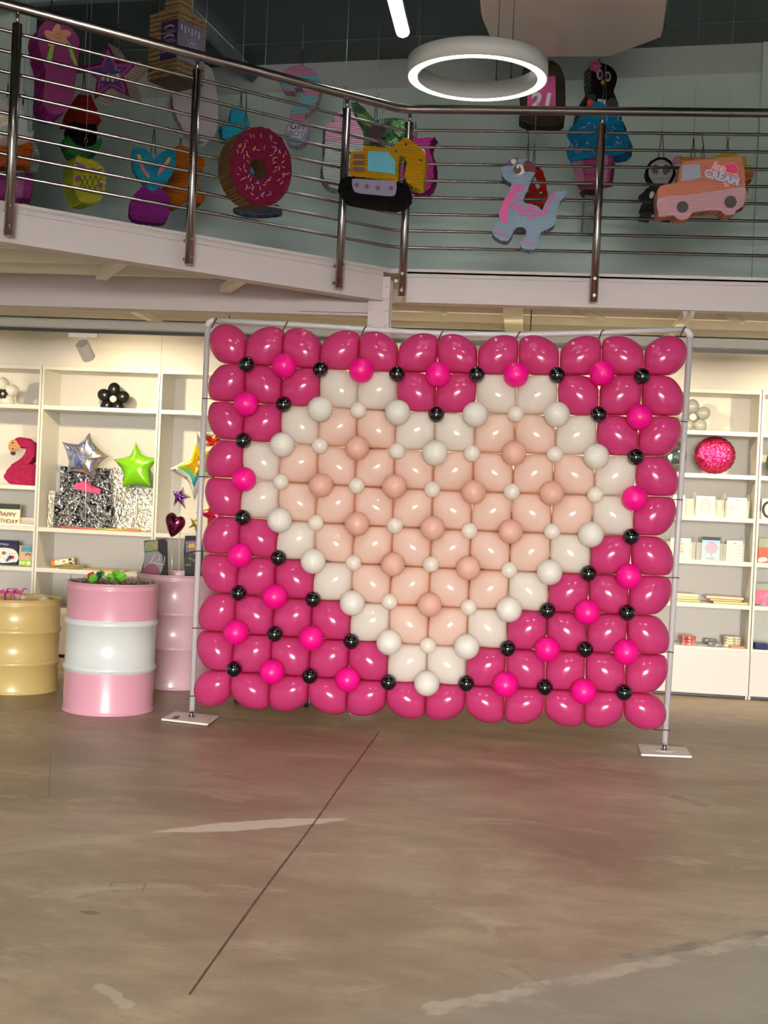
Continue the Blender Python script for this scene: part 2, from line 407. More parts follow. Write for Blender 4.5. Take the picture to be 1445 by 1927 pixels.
bm = BM(); a, b_ = -7.6, 7.1
prism(bm, [(a, YW-.004, roof_z(a)-.24), (b_, YW-.004, roof_z(b_)-.24), (b_, YW-.004, roof_z(b_)), (a, YW-.004, roof_z(a))], Vector((0, .02, 0))); struct('trim_1', bm, mat('grey_band', (.40, .43, .43), .6))  # darker grey band along the top of the back wall
bm = BM(); xa, xb = atY(1424, 300, YW).x, atY(1440, 300, YW).x; box(bm, xa, xb, YW-.05, YW, 3.0, roof_z(xa)-.01); struct('trim_2', bm, M_wall)
bm = BM(); xp = atY(50, 200, 8.9).x
prism(bm, [(-7.6, 8.9, 3.0), (xp, 8.9, 3.0), (xp, 8.9, roof_z(xp)), (-7.6, 8.9, roof_z(-7.6))], Vector((0, .12, 0))); struct('wall_partition', bm, M_wall)
# roof steel: ribs of the sheeting, purlins across and rafters along the hall
bm = BM()
for k in range(38):
    y = -8.5+k*.5
    if abs(y-9.3) < .2 or vy0-.1 < y < vy1+.05: continue
    prism(bm, [(-7.6, y, roof_z(-7.6)-.012), (7.1, y, roof_z(7.1)-.012), (7.1, y, roof_z(7.1)), (-7.6, y, roof_z(-7.6))], Vector((0, .05, 0)))
struct('trim_3', bm, M_roof)
for i, y in enumerate((-6, -3.5, -1.2, 1.6, 4.4, 6.6, 8.6)):
    bm = BM(); prism(bm, [(-7.6, y, roof_z(-7.6)-.16), (7.1, y, roof_z(7.1)-.16), (7.1, y, roof_z(7.1)), (-7.6, y, roof_z(-7.6))], Vector((0, .07, 0))); struct('roof_beam', bm, M_purlin)
for px in (388,):
    q = atY(px, 60, 9.3); bm = BM(); zt_ = roof_z(q.x)
    tube(bm, [(q.x-.35, 7.2, zt_-.09), (q.x+.1, 10.45, zt_-.09)], .07, 4); struct('roof_beam', bm, M_purlin)

# ------------------------------------------------------------------ mezzanine
K = Vector((-.95, YM, 0)); DL = Vector((-.753, -.658, 0)).normalized(); NL = Vector((.658, -.753, 0)).normalized()
LE = K+DL*5.4
ZT, ZB = 3.0, 2.775
bm = BM()
plan = [(7.1, YM), (K.x, K.y), (LE.x, LE.y), (-7.6, LE.y), (-7.6, YW), (7.1, YW)]
prism(bm, [(x, y, ZT-.03) for x, y in plan], Vector((0, 0, .03))); struct('mezzanine_slab', bm, M_steelw)
# fascia channel with a lip along its top and bottom
def channel(bm, a, b, n, z0, z1, d=.10, t=.018, lip=.02):
    a = Vector(a); b = Vector(b); n = Vector(n)
    for (o0, o1, u0, u1) in ((-t, 0, z0, z1), (-d, lip, z0-.001, z0+t), (-d, .003, z1-t, z1+.001), (0, lip*.5, z1-.055, z1-.045)):
        P = [a+n*o0, b+n*o0, b+n*o1, a+n*o1]
        prism(bm, [(p.x, p.y, u0) for p in P], Vector((0, 0, u1-u0)))
bm = BM(); channel(bm, (7.1, YM, 0), (K.x+.11, YM, 0), (0, -1, 0), ZB, ZT); struct('mezzanine_beam', bm, M_steelw)
bm = BM(); channel(bm, K-DL*0.0+DL*.06, LE, NL, ZB, ZT); struct('mezzanine_beam', bm, M_steelw)
# deeper main beam running on behind the angled balcony
bm = BM(); xk = K.x-.14
box(bm, -7.6, xk, YM+.10, YM+.12, 2.69, ZT-.03); box(bm, -7.6, xk, YM+.04, YM+.20, 2.685, 2.70); box(bm, K.x-.62, K.x-.14, YM+.05, YM+.12, 2.705, 2.80); struct('mezzanine_beam', bm, M_steelw)
# steel column under the corner
bm = BM(); cx0, cx1 = atY(694, 550, YM-.02).x, atY(734, 550, YM-.02).x
box(bm, cx0, cx1, YM-.03, YM-.012, 0, ZT-.06); box(bm, cx0, cx1, YM+.13, YM+.145, 0, ZT-.06); box(bm, (cx0+cx1)/2-.006, (cx0+cx1)/2+.006, YM-.012, YM+.13, 0, ZT-.06)
col = struct('column', bm, M_steelw)
for sx in (cx0+.022, cx1-.022):
    for z in (2.62, 2.72, 2.80, 2.88):
        bm = BM(); tube(bm, [(sx, YM-.03, z), (sx, YM-.045, z)], .013, 8); add('bolt', bm, M_steelw, col)
# joists and braces seen from below
bm = BM(); box(bm, cx1+.01, 7.1, YM+.12, YW-.02, 2.93, 2.95); struct('ceiling_decking', bm, M_deck)
bm = BM()
prism(bm, [(p[0], p[1], 2.93) for p in ((LE.x, LE.y+.15), (K.x-.2, YM-.02), (K.x-.2, YW-.02), (-7.6, YW-.02), (-7.6, LE.y+.15))], Vector((0, 0, .02))); struct('ceiling_decking', bm, M_deck)
for y in (8.75, 9.15, 9.6, 10.0):
    bm = BM(); box(bm, -7.6, 7.1, y, y+.05, 2.84, 2.93); struct('joist', bm, M_deck)
for y, xr in ((7.15, -2.45), (7.6, -1.95), (8.0, -1.5)):
    bm = BM(); box(bm, -7.6, xr, y, y+.05, 2.85, 2.93); struct('joist', bm, M_deck)
for px in (965, 212, 1290):
    q = atY(px, 600, 8.9).x; wd = .07 if px == 965 else .03
    bm = BM(); box(bm, q-wd, q+wd, YM+.125, YW-.02, 2.80, 2.84); struct('cross_beam', bm, M_deck)
def brace(p, q, r=.022):
    bm = BM(); tube(bm, [p, q], r, 4); struct('brace', bm, M_deck)
for px in (805, 1112, 1385, 420, 650):
    q = atY(px, 590, 8.8); brace((q.x-.13, 8.78, 2.83), (q.x+.1, 9.14, 2.83))
for t0, l in ((1.05, .55), (1.85, .75)):
    p = K+DL*t0-NL*.09; q = p-NL*l+DL*(-.15)
    bm = BM(); d = (q-p).normalized(); s_ = d.cross(Vector((0, 0, 1)))*.035
    prism(bm, [(p+s_)+Vector((0, 0, 2.79)), (p-s_)+Vector((0, 0, 2.79)), (q-s_)+Vector((0, 0, 2.79)), (q+s_)+Vector((0, 0, 2.79))], Vector((0, 0, .05))); struct('brace', bm, M_deck)

# ------------------------------------------------------------------ balcony railing
rail = thing('balcony_railing', 'brushed steel tube railing along the edge of the upper floor', 'railing', (K.x, K.y, 2.9))
KR = K+Vector((0.03, -.075, 0)); OFF = .075
def railpt(side, s, off=OFF):       # side -1 along the angled balcony, +1 along the straight one
    k = K+(NL+Vector((0, -1, 0))).normalized()*(off/cos(radians(20.5)))
    return k+(DL*s if side < 0 else Vector((1, 0, 0))*s)
def railline(z, off, r, n, name):
    bm = BM(); p = [railpt(-1, 5.2, off), railpt(-1, .05, off), railpt(1, .05, off), railpt(1, 7.85, off)]
    tube(bm, [(q.x, q.y, z) for q in p], r, n); return add(name, bm, M_stain, rail)
railline(4.045, OFF, .029, 16, 'handrail')
for k in range(8): railline(3.915-k*.1115, .045, .0102, 8, 'rail')
for side, px, y in ((-1, 24, 250), (-1, 363, 320), (-1, 645, 380), (1, 763, 400), (1, 1125, 400), (1, 1480, 400), (-1, -320, 200)):
    n = NL if side < 0 else Vector((0, -1, 0)); q = atP(px, y, railpt(side, 0), n)
    q = Vector((q.x, q.y, 0)); bm = BM()
    tube(bm, [(q.x, q.y, 2.80), (q.x, q.y, 3.955)], .0265, 16)
    post = add('post', bm, M_stain, rail)
    bm = BM(); tube(bm, [(q.x, q.y, 3.95), (q.x, q.y, 4.03)], .010, 8); add('pin', bm, M_stain, post)
    for z in (2.84, 2.95):
        e = q-n*.07; bm = BM(); tube(bm, [(e.x, e.y, z), (q.x+n.x*.03, q.y+n.y*.03, z)], .011, 8); add('bolt', bm, M_stain, post)

# ------------------------------------------------------------------ shelving along the back wall
ZL = [.38, .725, 1.065, 1.41, 1.75, 2.09]; ZTOP = 2.44; TH = .034
xB, xC, xR = atY(80, 690, YF).x, atY(302, 700, YF).x, atY(1435, 735, YF).x
NB = max(1, round((xR-xC)/(xC-xB))); BW = (xR-xC)/NB
edges = [xB-2*(xC-xB), xB-(xC-xB), xB, xC]+[xC+BW*(k+1) for k in range(NB)]+[xR+BW, xR+2*BW]
M_shelf = mat('white_melamine', (.70, .685, .62), .38)
def shelving(x0, x1, levels, label):
    u = thing('shelving_unit', label, 'shelving', ((x0+x1)/2, YF+.2, 0), 'white shelving units along the back wall')
    g = .003
    for s_ in (0, 1):
        bm = BM(); xa = x0+g if s_ == 0 else x1-g-TH/2
        box(bm, xa, xa+TH/2, YF, YW-.012, 0, ZTOP); add('side_panel', bm, M_shelf, u)
    bm = BM(); box(bm, x0+g+TH/2, x1-g-TH/2, YW-.014, YW-.006, .05, ZTOP-TH); add('back_panel', bm, mat('shelf_back', (.60, .575, .54), .6), u)
    bm = BM(); box(bm, x0+g+TH/2, x1-g-TH/2, YF+.002, YW-.014, ZTOP-TH, ZTOP); add('top_panel', bm, M_shelf, u)
    for z in levels:
        bm = BM(); box(bm, x0+g+TH/2, x1-g-TH/2, YF+.002, YW-.014, z-TH/2, z+TH/2); add('shelf', bm, M_shelf, u)
    xm = (x0+x1)/2
    bm = BM(); box(bm, x0+g+TH/2, x1-g-TH/2, YF+.04, YF+.055, 0, .045); add('plinth', bm, M_dark, u)
    for a, b_ in ((x0+g, x1-g),):
        bm = BM(); box(bm, a, b_, YF-.020, YF-.001, .03, ZL[0]-.005); add('door', bm, mat('white_door', (.66, .61, .59), .4), u)
    return u
full = ZL; tallA = [.38, .725, 1.065, 1.41, 2.09]; tallB = [.38, .725, 1.065, 2.09]
info = ['white shelving unit at the outer end of the back wall', 'white shelving unit holding the pink flamingo piñata', 'white shelving unit holding the green star balloon', 'white shelving unit with the rainbow star balloon, partly behind the balloon panel']
for k in range(len(edges)-1):
    lv = tallA if k < 2 else tallB if k in (2, 3) else full
    if k < 4: lb = info[k]
    elif k == len(edges)-2: lb = 'white shelving unit at the far window-side end of the back wall'
    elif k == len(edges)-3: lb = 'white shelving unit holding the orange and the pink packs'
    elif k == len(edges)-4: lb = 'white shelving unit holding the round pink foil balloon'
    else: lb = 'white shelving unit hidden behind the balloon panel, %s from the drums' % NTH[k-4]
    shelving(edges[k], edges[k+1], lv, lb)
# bulkhead over the shelving
bm = BM(); box(bm, -7.6, 7.1, YF+.03, YW, ZTOP+.004, 2.84); struct('wall_bulkhead', bm, M_wallw)
bm = BM()
for px in (302, ):
    q = atY(px, 660, YF).x; box(bm, q-.002, q+.002, YF+.027, YF+.031, ZTOP+.01, 2.8)
struct('trim_4', bm, mat('joint_line', (.45, .42, .36), .8))
# ------------------------------------------------------------------ track with spotlights under the upper floor
YT = 9.0; ZTR = 2.60
tr = thing('lighting_track', 'thin black lighting track hung under the upper floor before the shelves', 'lighting track', (0, YT, ZTR))
bm = BM(); box(bm, -5.5, 6.0, YT-.017, YT+.017, ZTR-.015, ZTR+.01); add('rail', bm, M_dark, tr)
bm = BM(); box(bm, -5.5, 6.0, YT+.1, YT+.35, ZTR+.035, ZTR+.10); add('cover_board', bm, mat('cover_board_grey', (.46, .44, .41), .6), tr)
bm = BM(); box(bm, -5.4, 5.9, YT+.20, YT+.24, ZTR+.101, ZTR+.112); add('fill_strip', bm, mat('warm_fill_glow', (1, .82, .55), .4, emit=3), tr)  # unseen glowing strip, added to brighten the underside of the upper floor
for x in (-4.6, -2.2, 0, 2.2, 4.4):
    bm = BM(); tube(bm, [(x, YT, ZTR), (x, YT, 2.85)], .004, 6); add('hanger', bm, M_dark, tr)
M_head = mat('white_lamp_housing', (.80, .76, .70), .35)
M_fin = specks('lamp_fins', '#101010', '#d0cdc4', 1, .5)
def track_head(px, label):
    p = atY(px, 640, YT); x = p.x
    t = thing('spotlight', label, 'spotlight', (x, YT, ZTR-.02), 'white cylinder spotlights on the lighting track')
    bm = BM(); box(bm, x-.11, x+.11, YT-.018, YT+.018, ZTR-.05, ZTR-.02); add('adapter', bm, M_head, t)
    bm = BM(); tube(bm, [(x+.02, YT, ZTR-.045), (x+.02, YT-.01, ZTR-.10)], .014, 10); add('arm', bm, M_head, t)
    ax = Vector((.12, .76, -.64)).normalized(); c = Vector((x+.02, YT-.01, ZTR-.145)); R = ax.to_track_quat('-Z', 'Y').to_matrix()
    bm = BM(); e0, e1 = c-ax*.075, c+ax*.075
    tube(bm, [e0, e1], .050, 24, caps=False); tube(bm, [e1, e1-ax*.03], [.050, .040], 24, caps=False); tube(bm, [e0, e0+ax*.006], [.05, .046], 24, caps=False)
    h = add('housing', bm, M_head, t)
    bm = BM(); tube(bm, [e0+ax*.010, e0+ax*.012], .047, 24); add('back_plate', bm, M_black, h)
    bm = BM()
    sx = ax.cross(Vector((0, 0, 1))).normalized(); sy = sx.cross(ax)
    for k in range(-3, 4):
        o_ = sx*(k*.0125); hl = sqrt(max(.0001, .046**2-(k*.0125)**2))
        P = [e0+ax*.001+o_+sx*a+sy*b for a, b in ((-.0015, -hl), (.0015, -hl), (.0015, hl), (-.0015, hl))]; prism(bm, P, ax*.01)
    add('fins', bm, M_head, h)
    bm = BM(); tube(bm, [e1-ax*.02, e1-ax*.018], .040, 20); add('lens', bm, mat('warm_lens', (1, .80, .52), .3, emit=6), h)
    L = bpy.data.lights.new('spotlight_beam', 'SPOT'); L.energy = SPOT_W; L.color = (1.0, .80, .50); L.spot_size = radians(128); L.spot_blend = .8; L.shadow_soft_size = .035
    lo = bpy.data.objects.new('spotlight_beam', L); COL.objects.link(lo); lo.parent = h; lo.location = e1+ax*.012-WORLDPOS[h.name]
    lo.rotation_euler = Vector((.05, .80, -.60)).normalized().to_track_quat('-Z', 'Y').to_euler()
for px, lb in ((-330, 'white cylinder spotlight at the drum end of the track, beyond the picture'), (157, 'white cylinder spotlight on the track above the black balloon flower'), (683, 'white cylinder spotlight on the track behind the third pair of top balloons'), (1136, 'white cylinder spotlight on the track seen through a gap near the panel corner'), (1600, 'white cylinder spotlight on the track beyond the orange packs')):
    track_head(px, lb)

# ------------------------------------------------------------------ ring lamp, batten light, air outlet
def ring_lamp():
    D = 6.6; c = CAM+ray(898, 145)*(D/ (ray(898, 145).dot(RM @ Vector((0, 0, -1)))))
    c = Vector(c); R, wd, h = .370, .058, .080
    t = thing('ring_lamp', 'lit white ring lamp hanging on thin cables before the upper railing', 'lamp', c)
    mg = mat('lamp_grey', (.55, .53, .53), .5)
    bm = BM(); lathe(bm, [(R-wd, -.012), (R-wd, h), (R, h), (R, -.012), (R-.006, -.012), (R-.006, 0), (R-wd+.006, 0), (R-wd+.006, -.012), (R-wd, -.012)], 96, c); add('housing', bm, mg, t)
    bm = BM(); lathe(bm, [(R-wd+.007, -.001), (R-wd+.007, -.010), (R-.007, -.010), (R-.007, -.001)], 96, c); add('diffuser', bm, mat('lit_diffuser', (1, .96, .84), .4, emit=RING_E), t)
    for a in (radians(200), radians(75), radians(60)):
        bm = BM(); x, y = c.x+(R-.03)*cos(a), c.y+(R-.03)*sin(a); tube(bm, [(x, y, c.z+h), (x, y, roof_z(x)-.002)], .0028, 6); tube(bm, [(x, y, c.z+h), (x, y, c.z+h+.03)], .007, 8); add('cable', bm, M_dark, t)
ring_lamp()
def batten():
    p = atZ(758, 68, 4.80); x = p.x; y1 = p.y; z = p.z
    t = thing('batten_light', 'lit white strip light hanging under the dark roof beside the ring lamp', 'lamp', (x, y1-.6, z))
    bm = BM(); box(bm, x-.05, x+.05, y1-1.3, y1, z+.022, z+.05, None); add('housing', bm, mat('batten_body', (.7, .75, .75), .4), t)
    bm = BM()
    for k in range(9):
        a = pi+pi*k/8
    prof = [(.046*cos(pi+pi*k/10), .046*sin(pi+pi*k/10)*.8) for k in range(11)]
    A = [bm.verts.new((x+u, y1-1.29, z+.022+v)) for u, v in prof]; B = [bm.verts.new((x+u, y1-.01, z+.022+v)) for u, v in prof]
    for k in range(10): bm.faces.new((A[k], A[k+1], B[k+1], B[k])).smooth = True
    bm.faces.new(A); bm.faces.new(B)
    add('tube_cover', bm, mat('lit_tube', (.93, 1, .95), .4, emit=BATTEN_E), t)
    for yy in (y1-.2, y1-1.1):
        bm = BM(); tube(bm, [(x, yy, z+.05), (x, yy, roof_z(x)-.002)], .003, 6); add('wire', bm, M_dark, t)
batten()
def air_outlet():
    z = 4.66
    pts = [(905, 34), (936, 108), (1148, 107), (1246, 70), (1258, -10)]
    P = [atZ(x, y, z) for x, y in pts]; x0, x1 = P[0].x, P[4].x; cxm = (x0+x1)/2; top = (P[1].y+P[2].y)/2; near = P[4].y-.30; yc = (top+near)/2
    oct_ = [(x0, near+.2), (x0, P[0].y), (P[1].x, P[1].y), (P[2].x, P[2].y), (P[3].x, P[3].y), (x1, P[4].y), (x1, near+.2), (x1-.25, near), (x0+.25, near)]
    t = thing('air_outlet', 'large pale octagonal air cooler outlet box hanging under the roof', 'air outlet', (cxm, yc, z))
    m1 = mat('outlet_panel', (.92, .74, .67), .32, coat=.2); m2 = mat('outlet_frame', (.62, .58, .55), .5)
    bm = BM(); prism(bm, [(cxm+(x-cxm)*.985, yc+(y-yc)*.985, z) for x, y in oct_], Vector((0, 0, .03))); add('bottom_panel', bm, m1, t)
    bm = BM(); prism(bm, [(x, y, z+.03) for x, y in oct_], Vector((0, 0, .05))); add('lower_frame', bm, m2, t)
    bm = BM(); prism(bm, [(cxm+(x-cxm)*.95, yc+(y-yc)*.95, z+.08) for x, y in oct_], Vector((0, 0, .16))); add('core', bm, M_dark, t)
    for k in range(4):
        bm = BM(); prism(bm, [(cxm+(x-cxm)*.985, yc+(y-yc)*.985, z+.10+k*.036) for x, y in oct_], Vector((0, 0, .008))); add('louvre', bm, m2, t)
    bm = BM(); prism(bm, [(x, y, z+.24) for x, y in oct_], Vector((0, 0, .05))); add('upper_frame', bm, m2, t)
    bm = BM(); box(bm, cxm-.3, cxm+.3, yc-.3, yc+.3, z+.28, roof_z(cxm-.3)-.001); add('duct', bm, m2, t)
air_outlet()

# ------------------------------------------------------------------ backdrop frame
pl0, pl1 = atZ(360, 1350, 0), atZ(1251, 1412, 0)
FU = Vector((pl1.x-pl0.x, pl1.y-pl0.y, 0)).normalized(); FN = Vector((FU.y, -FU.x, 0))     # FN points to the camera
def fp(px, py, off=0): return atP(px, py, pl0+FN*off, FN)
M_frame = mat('white_tube', (.57, .56, .58), .35)
fr = thing('backdrop_stand', 'white tube backdrop stand on two floor plates carrying the balloon heart panel', 'backdrop stand', (pl0+pl1)/2)
RT = .0185
pTL, pTR = fp(391, 602), fp(1299, 621)
bm = BM(); tube(bm, [fp(361, 1343), fp(376, 972), fp(391, 614)], RT, 14); add('pole', bm, M_frame, fr)
bm = BM(); tube(bm, [fp(1250.5, 1402), fp(1275, 1010), fp(1298.5, 634)], RT, 14); add('pole', bm, M_frame, fr)
bm = BM(); tube(bm, [fp(402, 603), fp(540, 610), fp(690, 620), fp(835, 629), fp(980, 630), fp(1130, 626), fp(1288, 620)], RT, 14); add('top_bar', bm, M_frame, fr)
for a, c_, e in (((391, 616), (391, 604), (404, 603.2)), ((1298.5, 636), (1299, 622), (1286, 620.2))):
    A, C, E = fp(*a), fp(*c_), fp(*e); bm = BM(); tube(bm, [A]+[(A*(1-t)**2+C*2*t*(1-t)+E*t*t) for t in (.2, .4, .6, .8)]+[E], RT*1.18, 14); add('corner_elbow', bm, M_frame, fr)
def plate(quad, bolt, slot=None):
    P = [atZ(x, y, 0.0) for x, y in quad]
    bm = BM(); prism(bm, [Vector((p.x, p.y, .016)) for p in P], Vector((0, 0, -.012)))
    bp = add('base_plate', bm, mat('plate_white', (.78, .74, .70), .4), fr, bevel=.003)
    b = atZ(*bolt, .016); bm = BM(); tube(bm, [(b.x, b.y, .010), (b.x, b.y, .05)], .013, 12); tube(bm, [(b.x, b.y, .016), (b.x, b.y, .023)], .022, 6); add('bolt', bm, M_stain, bp)
    if slot:
        q = [atZ(x, y, .0172) for x, y in slot]; bm = BM(); prism(bm, q, Vector((0, 0, -.001))); add('hand_slot', bm, M_dark, bp)
    else:
        bm = BM(); c = b; lathe(bm, [(.0, .003), (.06, .003), (.065, 0)], 20, (c.x, c.y, .016)); add('collar', bm, mat('plate_white', '#fff'), bp)
plate([(303, 1357), (328, 1343), (411, 1351), (391, 1367)], (360, 1349), [(322, 1352.5), (329, 1347), (340, 1347.5), (334, 1353)])
plate([(1206, 1424), (1200, 1404), (1291, 1411), (1302, 1428)], (1250, 1412))

# ------------------------------------------------------------------ the balloon panel
PO = .065          # the balloons hang a little in front of the tubes
rowsN = {
1: [(464,686),(535,688),(603,695),(680,697),(747,704),(824,705),(897,705),(971,705),(1048,706),(1133,703),(1208,708)],
2: [(463,760),(534,761),(602,770),(674,772),(748,776),(821,780),(894,780),(970,779),(1048,780),(1126,780),(1203,785)],
3: [(458,829),(531,837),(602,839),(672,843),(747,849),(818,852),(888,854),(967,853),(1044,855),(1122,859),(1196,860)],
4: [(459,902),(528,907),(604,913),(671,914),(742,915),(813,921),(891,926),(963,925),(1038,928),(1120,931),(1194,938)],
5: [(457,974),(526,979),(594,984),(672,986),(743,989),(814,994),(883,999),(961,1000),(1039,1000),(1112,1006),(1187,1010)],
6: [(451,1045),(524,1050),(589,1056),(665,1059),(739,1062),(811,1062),(881,1069),(958,1073),(1034,1077),(1107,1079),(1183,1085)],
7: [(449,1116),(517,1123),(589,1128),(663,1135),(733,1132),(808,1138),(882,1143),(958,1147),(1030,1149),(1105,1152),(1180,1153)],
8: [(444,1190),(517,1193),(586,1201),(661,1207),(732,1209),(805,1215),(878,1217),(955,1220),(1030,1222),(1101,1222),(1178,1227)],
9: [(440,1259),(512,1264),(583,1272),(654,1279),(731,1284),(803,1286),(877,1286),(951,1288),(1025,1293),(1098,1301),(1174,1303)]}
kinds = {1: 'KHKHKHKHKHK', 2: 'HKWSWKWSWKH', 3: 'KWSPSWSPSWK', 4: 'HSPSPSPSPSH', 5: 'KWSPSPSPSWK', 6: 'HKWSPSPSWKH', 7: 'KHKWSPSWKHK', 8: 'HKHKWSWKHKH', 9: 'KHKHKWKHKHK'}
big = ['D'*12, 'DDDWWDDWWDDD', 'DDWPPWWPPWDD', 'DWPPPPPPPPWD', 'DWPPPPPPPPWD', 'DDWPPPPPPWDD', 'DDDWPPPPWDDD', 'DDDDWPPWDDDD', 'DDDDDWWDDDDD', 'D'*12]
nod = {}
for j, r in rowsN.items():
    for i, p in enumerate(r): nod[(i+1, j)] = p
import numpy as np          # a smooth fit keeps the net of large balloons regular
_k = sorted(nod); bas = lambda i, j: [1, i, j, i*j, i*i, j*j, i*i*j, i*j*j]
_A = np.array([bas(i-6, j-5) for i, j in _k], float); dots = dict(nod)
_c = np.linalg.lstsq(_A, np.array([nod[k] for k in _k], float), rcond=None)[0]
for k in _k: nod[k] = tuple(float(v) for v in np.array(bas(k[0]-6, k[1]-5)) @ _c)
for j in range(1, 10):
    for (i, a, b_) in ((0, 1, 2), (12, 11, 10)):
        p, q = nod[(a, j)], nod[(b_, j)]; k = 1.0; s_ = 63 if i == 0 else 72
        L = math.hypot(p[0]-q[0], p[1]-q[1]); nod[(i, j)] = (p[0]+(p[0]-q[0])*s_/L, p[1]+(p[1]-q[1])*s_/L)
for i in range(13):
    p, q = nod[(i, 1)], nod[(i, 2)]; L = math.hypot(p[0]-q[0], p[1]-q[1]); s_ = 67; nod[(i, 0)] = (p[0]+(p[0]-q[0])*s_/L, p[1]+(p[1]-q[1])*s_/L)
    p, q = nod[(i, 9)], nod[(i, 8)]; L = math.hypot(p[0]-q[0], p[1]-q[1]); s_ = 62; nod[(i, 10)] = (p[0]+(p[0]-q[0])*s_/L, p[1]+(p[1]-q[1])*s_/L)
M_big = {'D': latex('magenta_latex', '#dc4a8e', .42, .17, '#ee3a8c'), 'W': latex('white_latex', '#fbf6ef', .45, .17), 'P': latex('blush_latex', '#fdebe0', .48, .17, '#ffd6c0')}
M_small = {'K': latex('black_latex', '#050506', 0, .12, None, 1), 'H': latex('hot_pink_latex', '#ff0599', .2, .38, None, .1), 'W': latex('matt_white_latex', '#f3efe8', .25, .4, None, .1), 'S': latex('pearl_white_latex', '#f6efe6', .3, .22), 'P': latex('dusty_pink_latex', '#efbfae', .25, .42, None, .1)}
CNAME = {'D': 'dark pink', 'W': 'white', 'P': 'blush pink'}
def balloon_mesh(par, flags, hu, hv, m):
    """long balloon on the diagonal, pressed flat where its neighbours touch; local u, v in the panel, n out of it"""
    a, b, na, nb = .173, .1325, 26, 32
    bm = BM(); rows = []
    for i in range(na+1):
        t = -1+2*i/na; t = sin(t*pi/2)
        rr = b*(max(0, 1-abs(t)**2.25))**.56
        ring = []
        for k in range(nb if 0 < i < na else 1):
            ph = 2*pi*k/nb; p = t*a; q = rr*cos(ph); n = rr*sin(ph)*.97
            s2 = sqrt(.5)
            u, v = ((p+q)*s2, (p-q)*s2) if par == 0 else ((p+q)*s2, (q-p)*s2)
            def cl(x, h, lo, hi):
                f = lo if x < 0 else hi
                if not f: return x
                y = abs(x)/h; return math.copysign(h*y/(1+y**10)**(1/10), x)
            u = cl(u, hu, flags[0], flags[1]); v = cl(v, hv, flags[2], flags[3])
            ring.append(bm.verts.new((u, v, n)))
        rows.append(ring)
    for i in range(na):
        A, B = rows[i], rows[i+1]
        for j in range(nb):
            k = (j+1) % nb
            if len(A) == 1: f = bm.faces.new((A[0], B[j], B[k]))
            elif len(B) == 1: f = bm.faces.new((A[j], B[0], A[k]))
            else: f = bm.faces.new((A[j], B[j], B[k], A[k]))
            f.smooth = True
    bmesh.ops.recalc_face_normals(bm, faces=bm.faces)
    me = bpy.data.meshes.new('balloon'); bm.to_mesh(me); bm.free(); me.materials.append(m); return me
bmesh_cache = {}; cells = {}
H0 = .1225
for r in range(10):
    for c in range(12):
        q = [fp(*nod[k], PO) for k in ((c, r), (c+1, r), (c+1, r+1), (c, r+1))]
        cen = (q[0]+q[1]+q[2]+q[3])/4; U = ((q[1]-q[0])+(q[2]-q[3]))/2; V = ((q[0]-q[3])+(q[1]-q[2]))/2
        hu, hv = U.length/2, V.length/2; par = (c+r) % 2
        flags = (c > 0, c < 11, r < 9, r > 0); col = big[r][c]
        # local diagonal: even nodes carry the necks
        key = (par, flags, col)
        if key not in bmesh_cache: bmesh_cache[key] = balloon_mesh(1-par, flags, H0-.0006, H0-.0006, M_big[col])
        o = bpy.data.objects.new('balloon', bmesh_cache[key]); COL.objects.link(o)
        x, y = U.normalized(), V.normalized(); n = x.cross(y).normalized(); y = n.cross(x)
        R = Matrix((x, y, n)).transposed().to_4x4(); R.translation = cen
        o.matrix_world = R @ Matrix.Diagonal((hu/H0, hv/H0, (hu+hv)/2/H0, 1))
        cells[(c, r)] = (cen, o)
        rw = ORD[r]+' row' if 0 < r < 9 else ('top row' if r == 0 else 'bottom row')
        tag(o, 'large %s balloon in the %s of the panel, %s along from the drums' % (CNAME[col], rw, NTH[c]), 'balloon', 'large %s balloons of the heart panel' % CNAME[col])
bpy.context.view_layer.update()
NORM = -FN
RAD = {'K': .051, 'H': .0765, 'W': .0775, 'S': .050, 'P': .0745}
SN = {'K': 'small glossy black', 'H': 'small hot pink', 'W': 'medium matt white', 'S': 'small pearl white', 'P': 'medium dusty pink'}
small_mesh = {}
def small_balloon_mesh(k):
    bm = BM(); r = RAD[k]; ball(bm, (0, 0, 0), r, (1, 1, 1.04), None, 28, 18)
    if k in 'HWP': ball(bm, (0, 0, r*1.035), r*.055, (1, 1, .7), None, 10, 6)
    bmesh.ops.recalc_face_normals(bm, faces=bm.faces); me = bpy.data.meshes.new('small_balloon'); bm.to_mesh(me); bm.free(); me.materials.append(M_small[k]); return me
def cell_pts(c, r):
    o = cells[(c, r)][1]; return [o.matrix_world @ v.co for v in o.data.vertices]
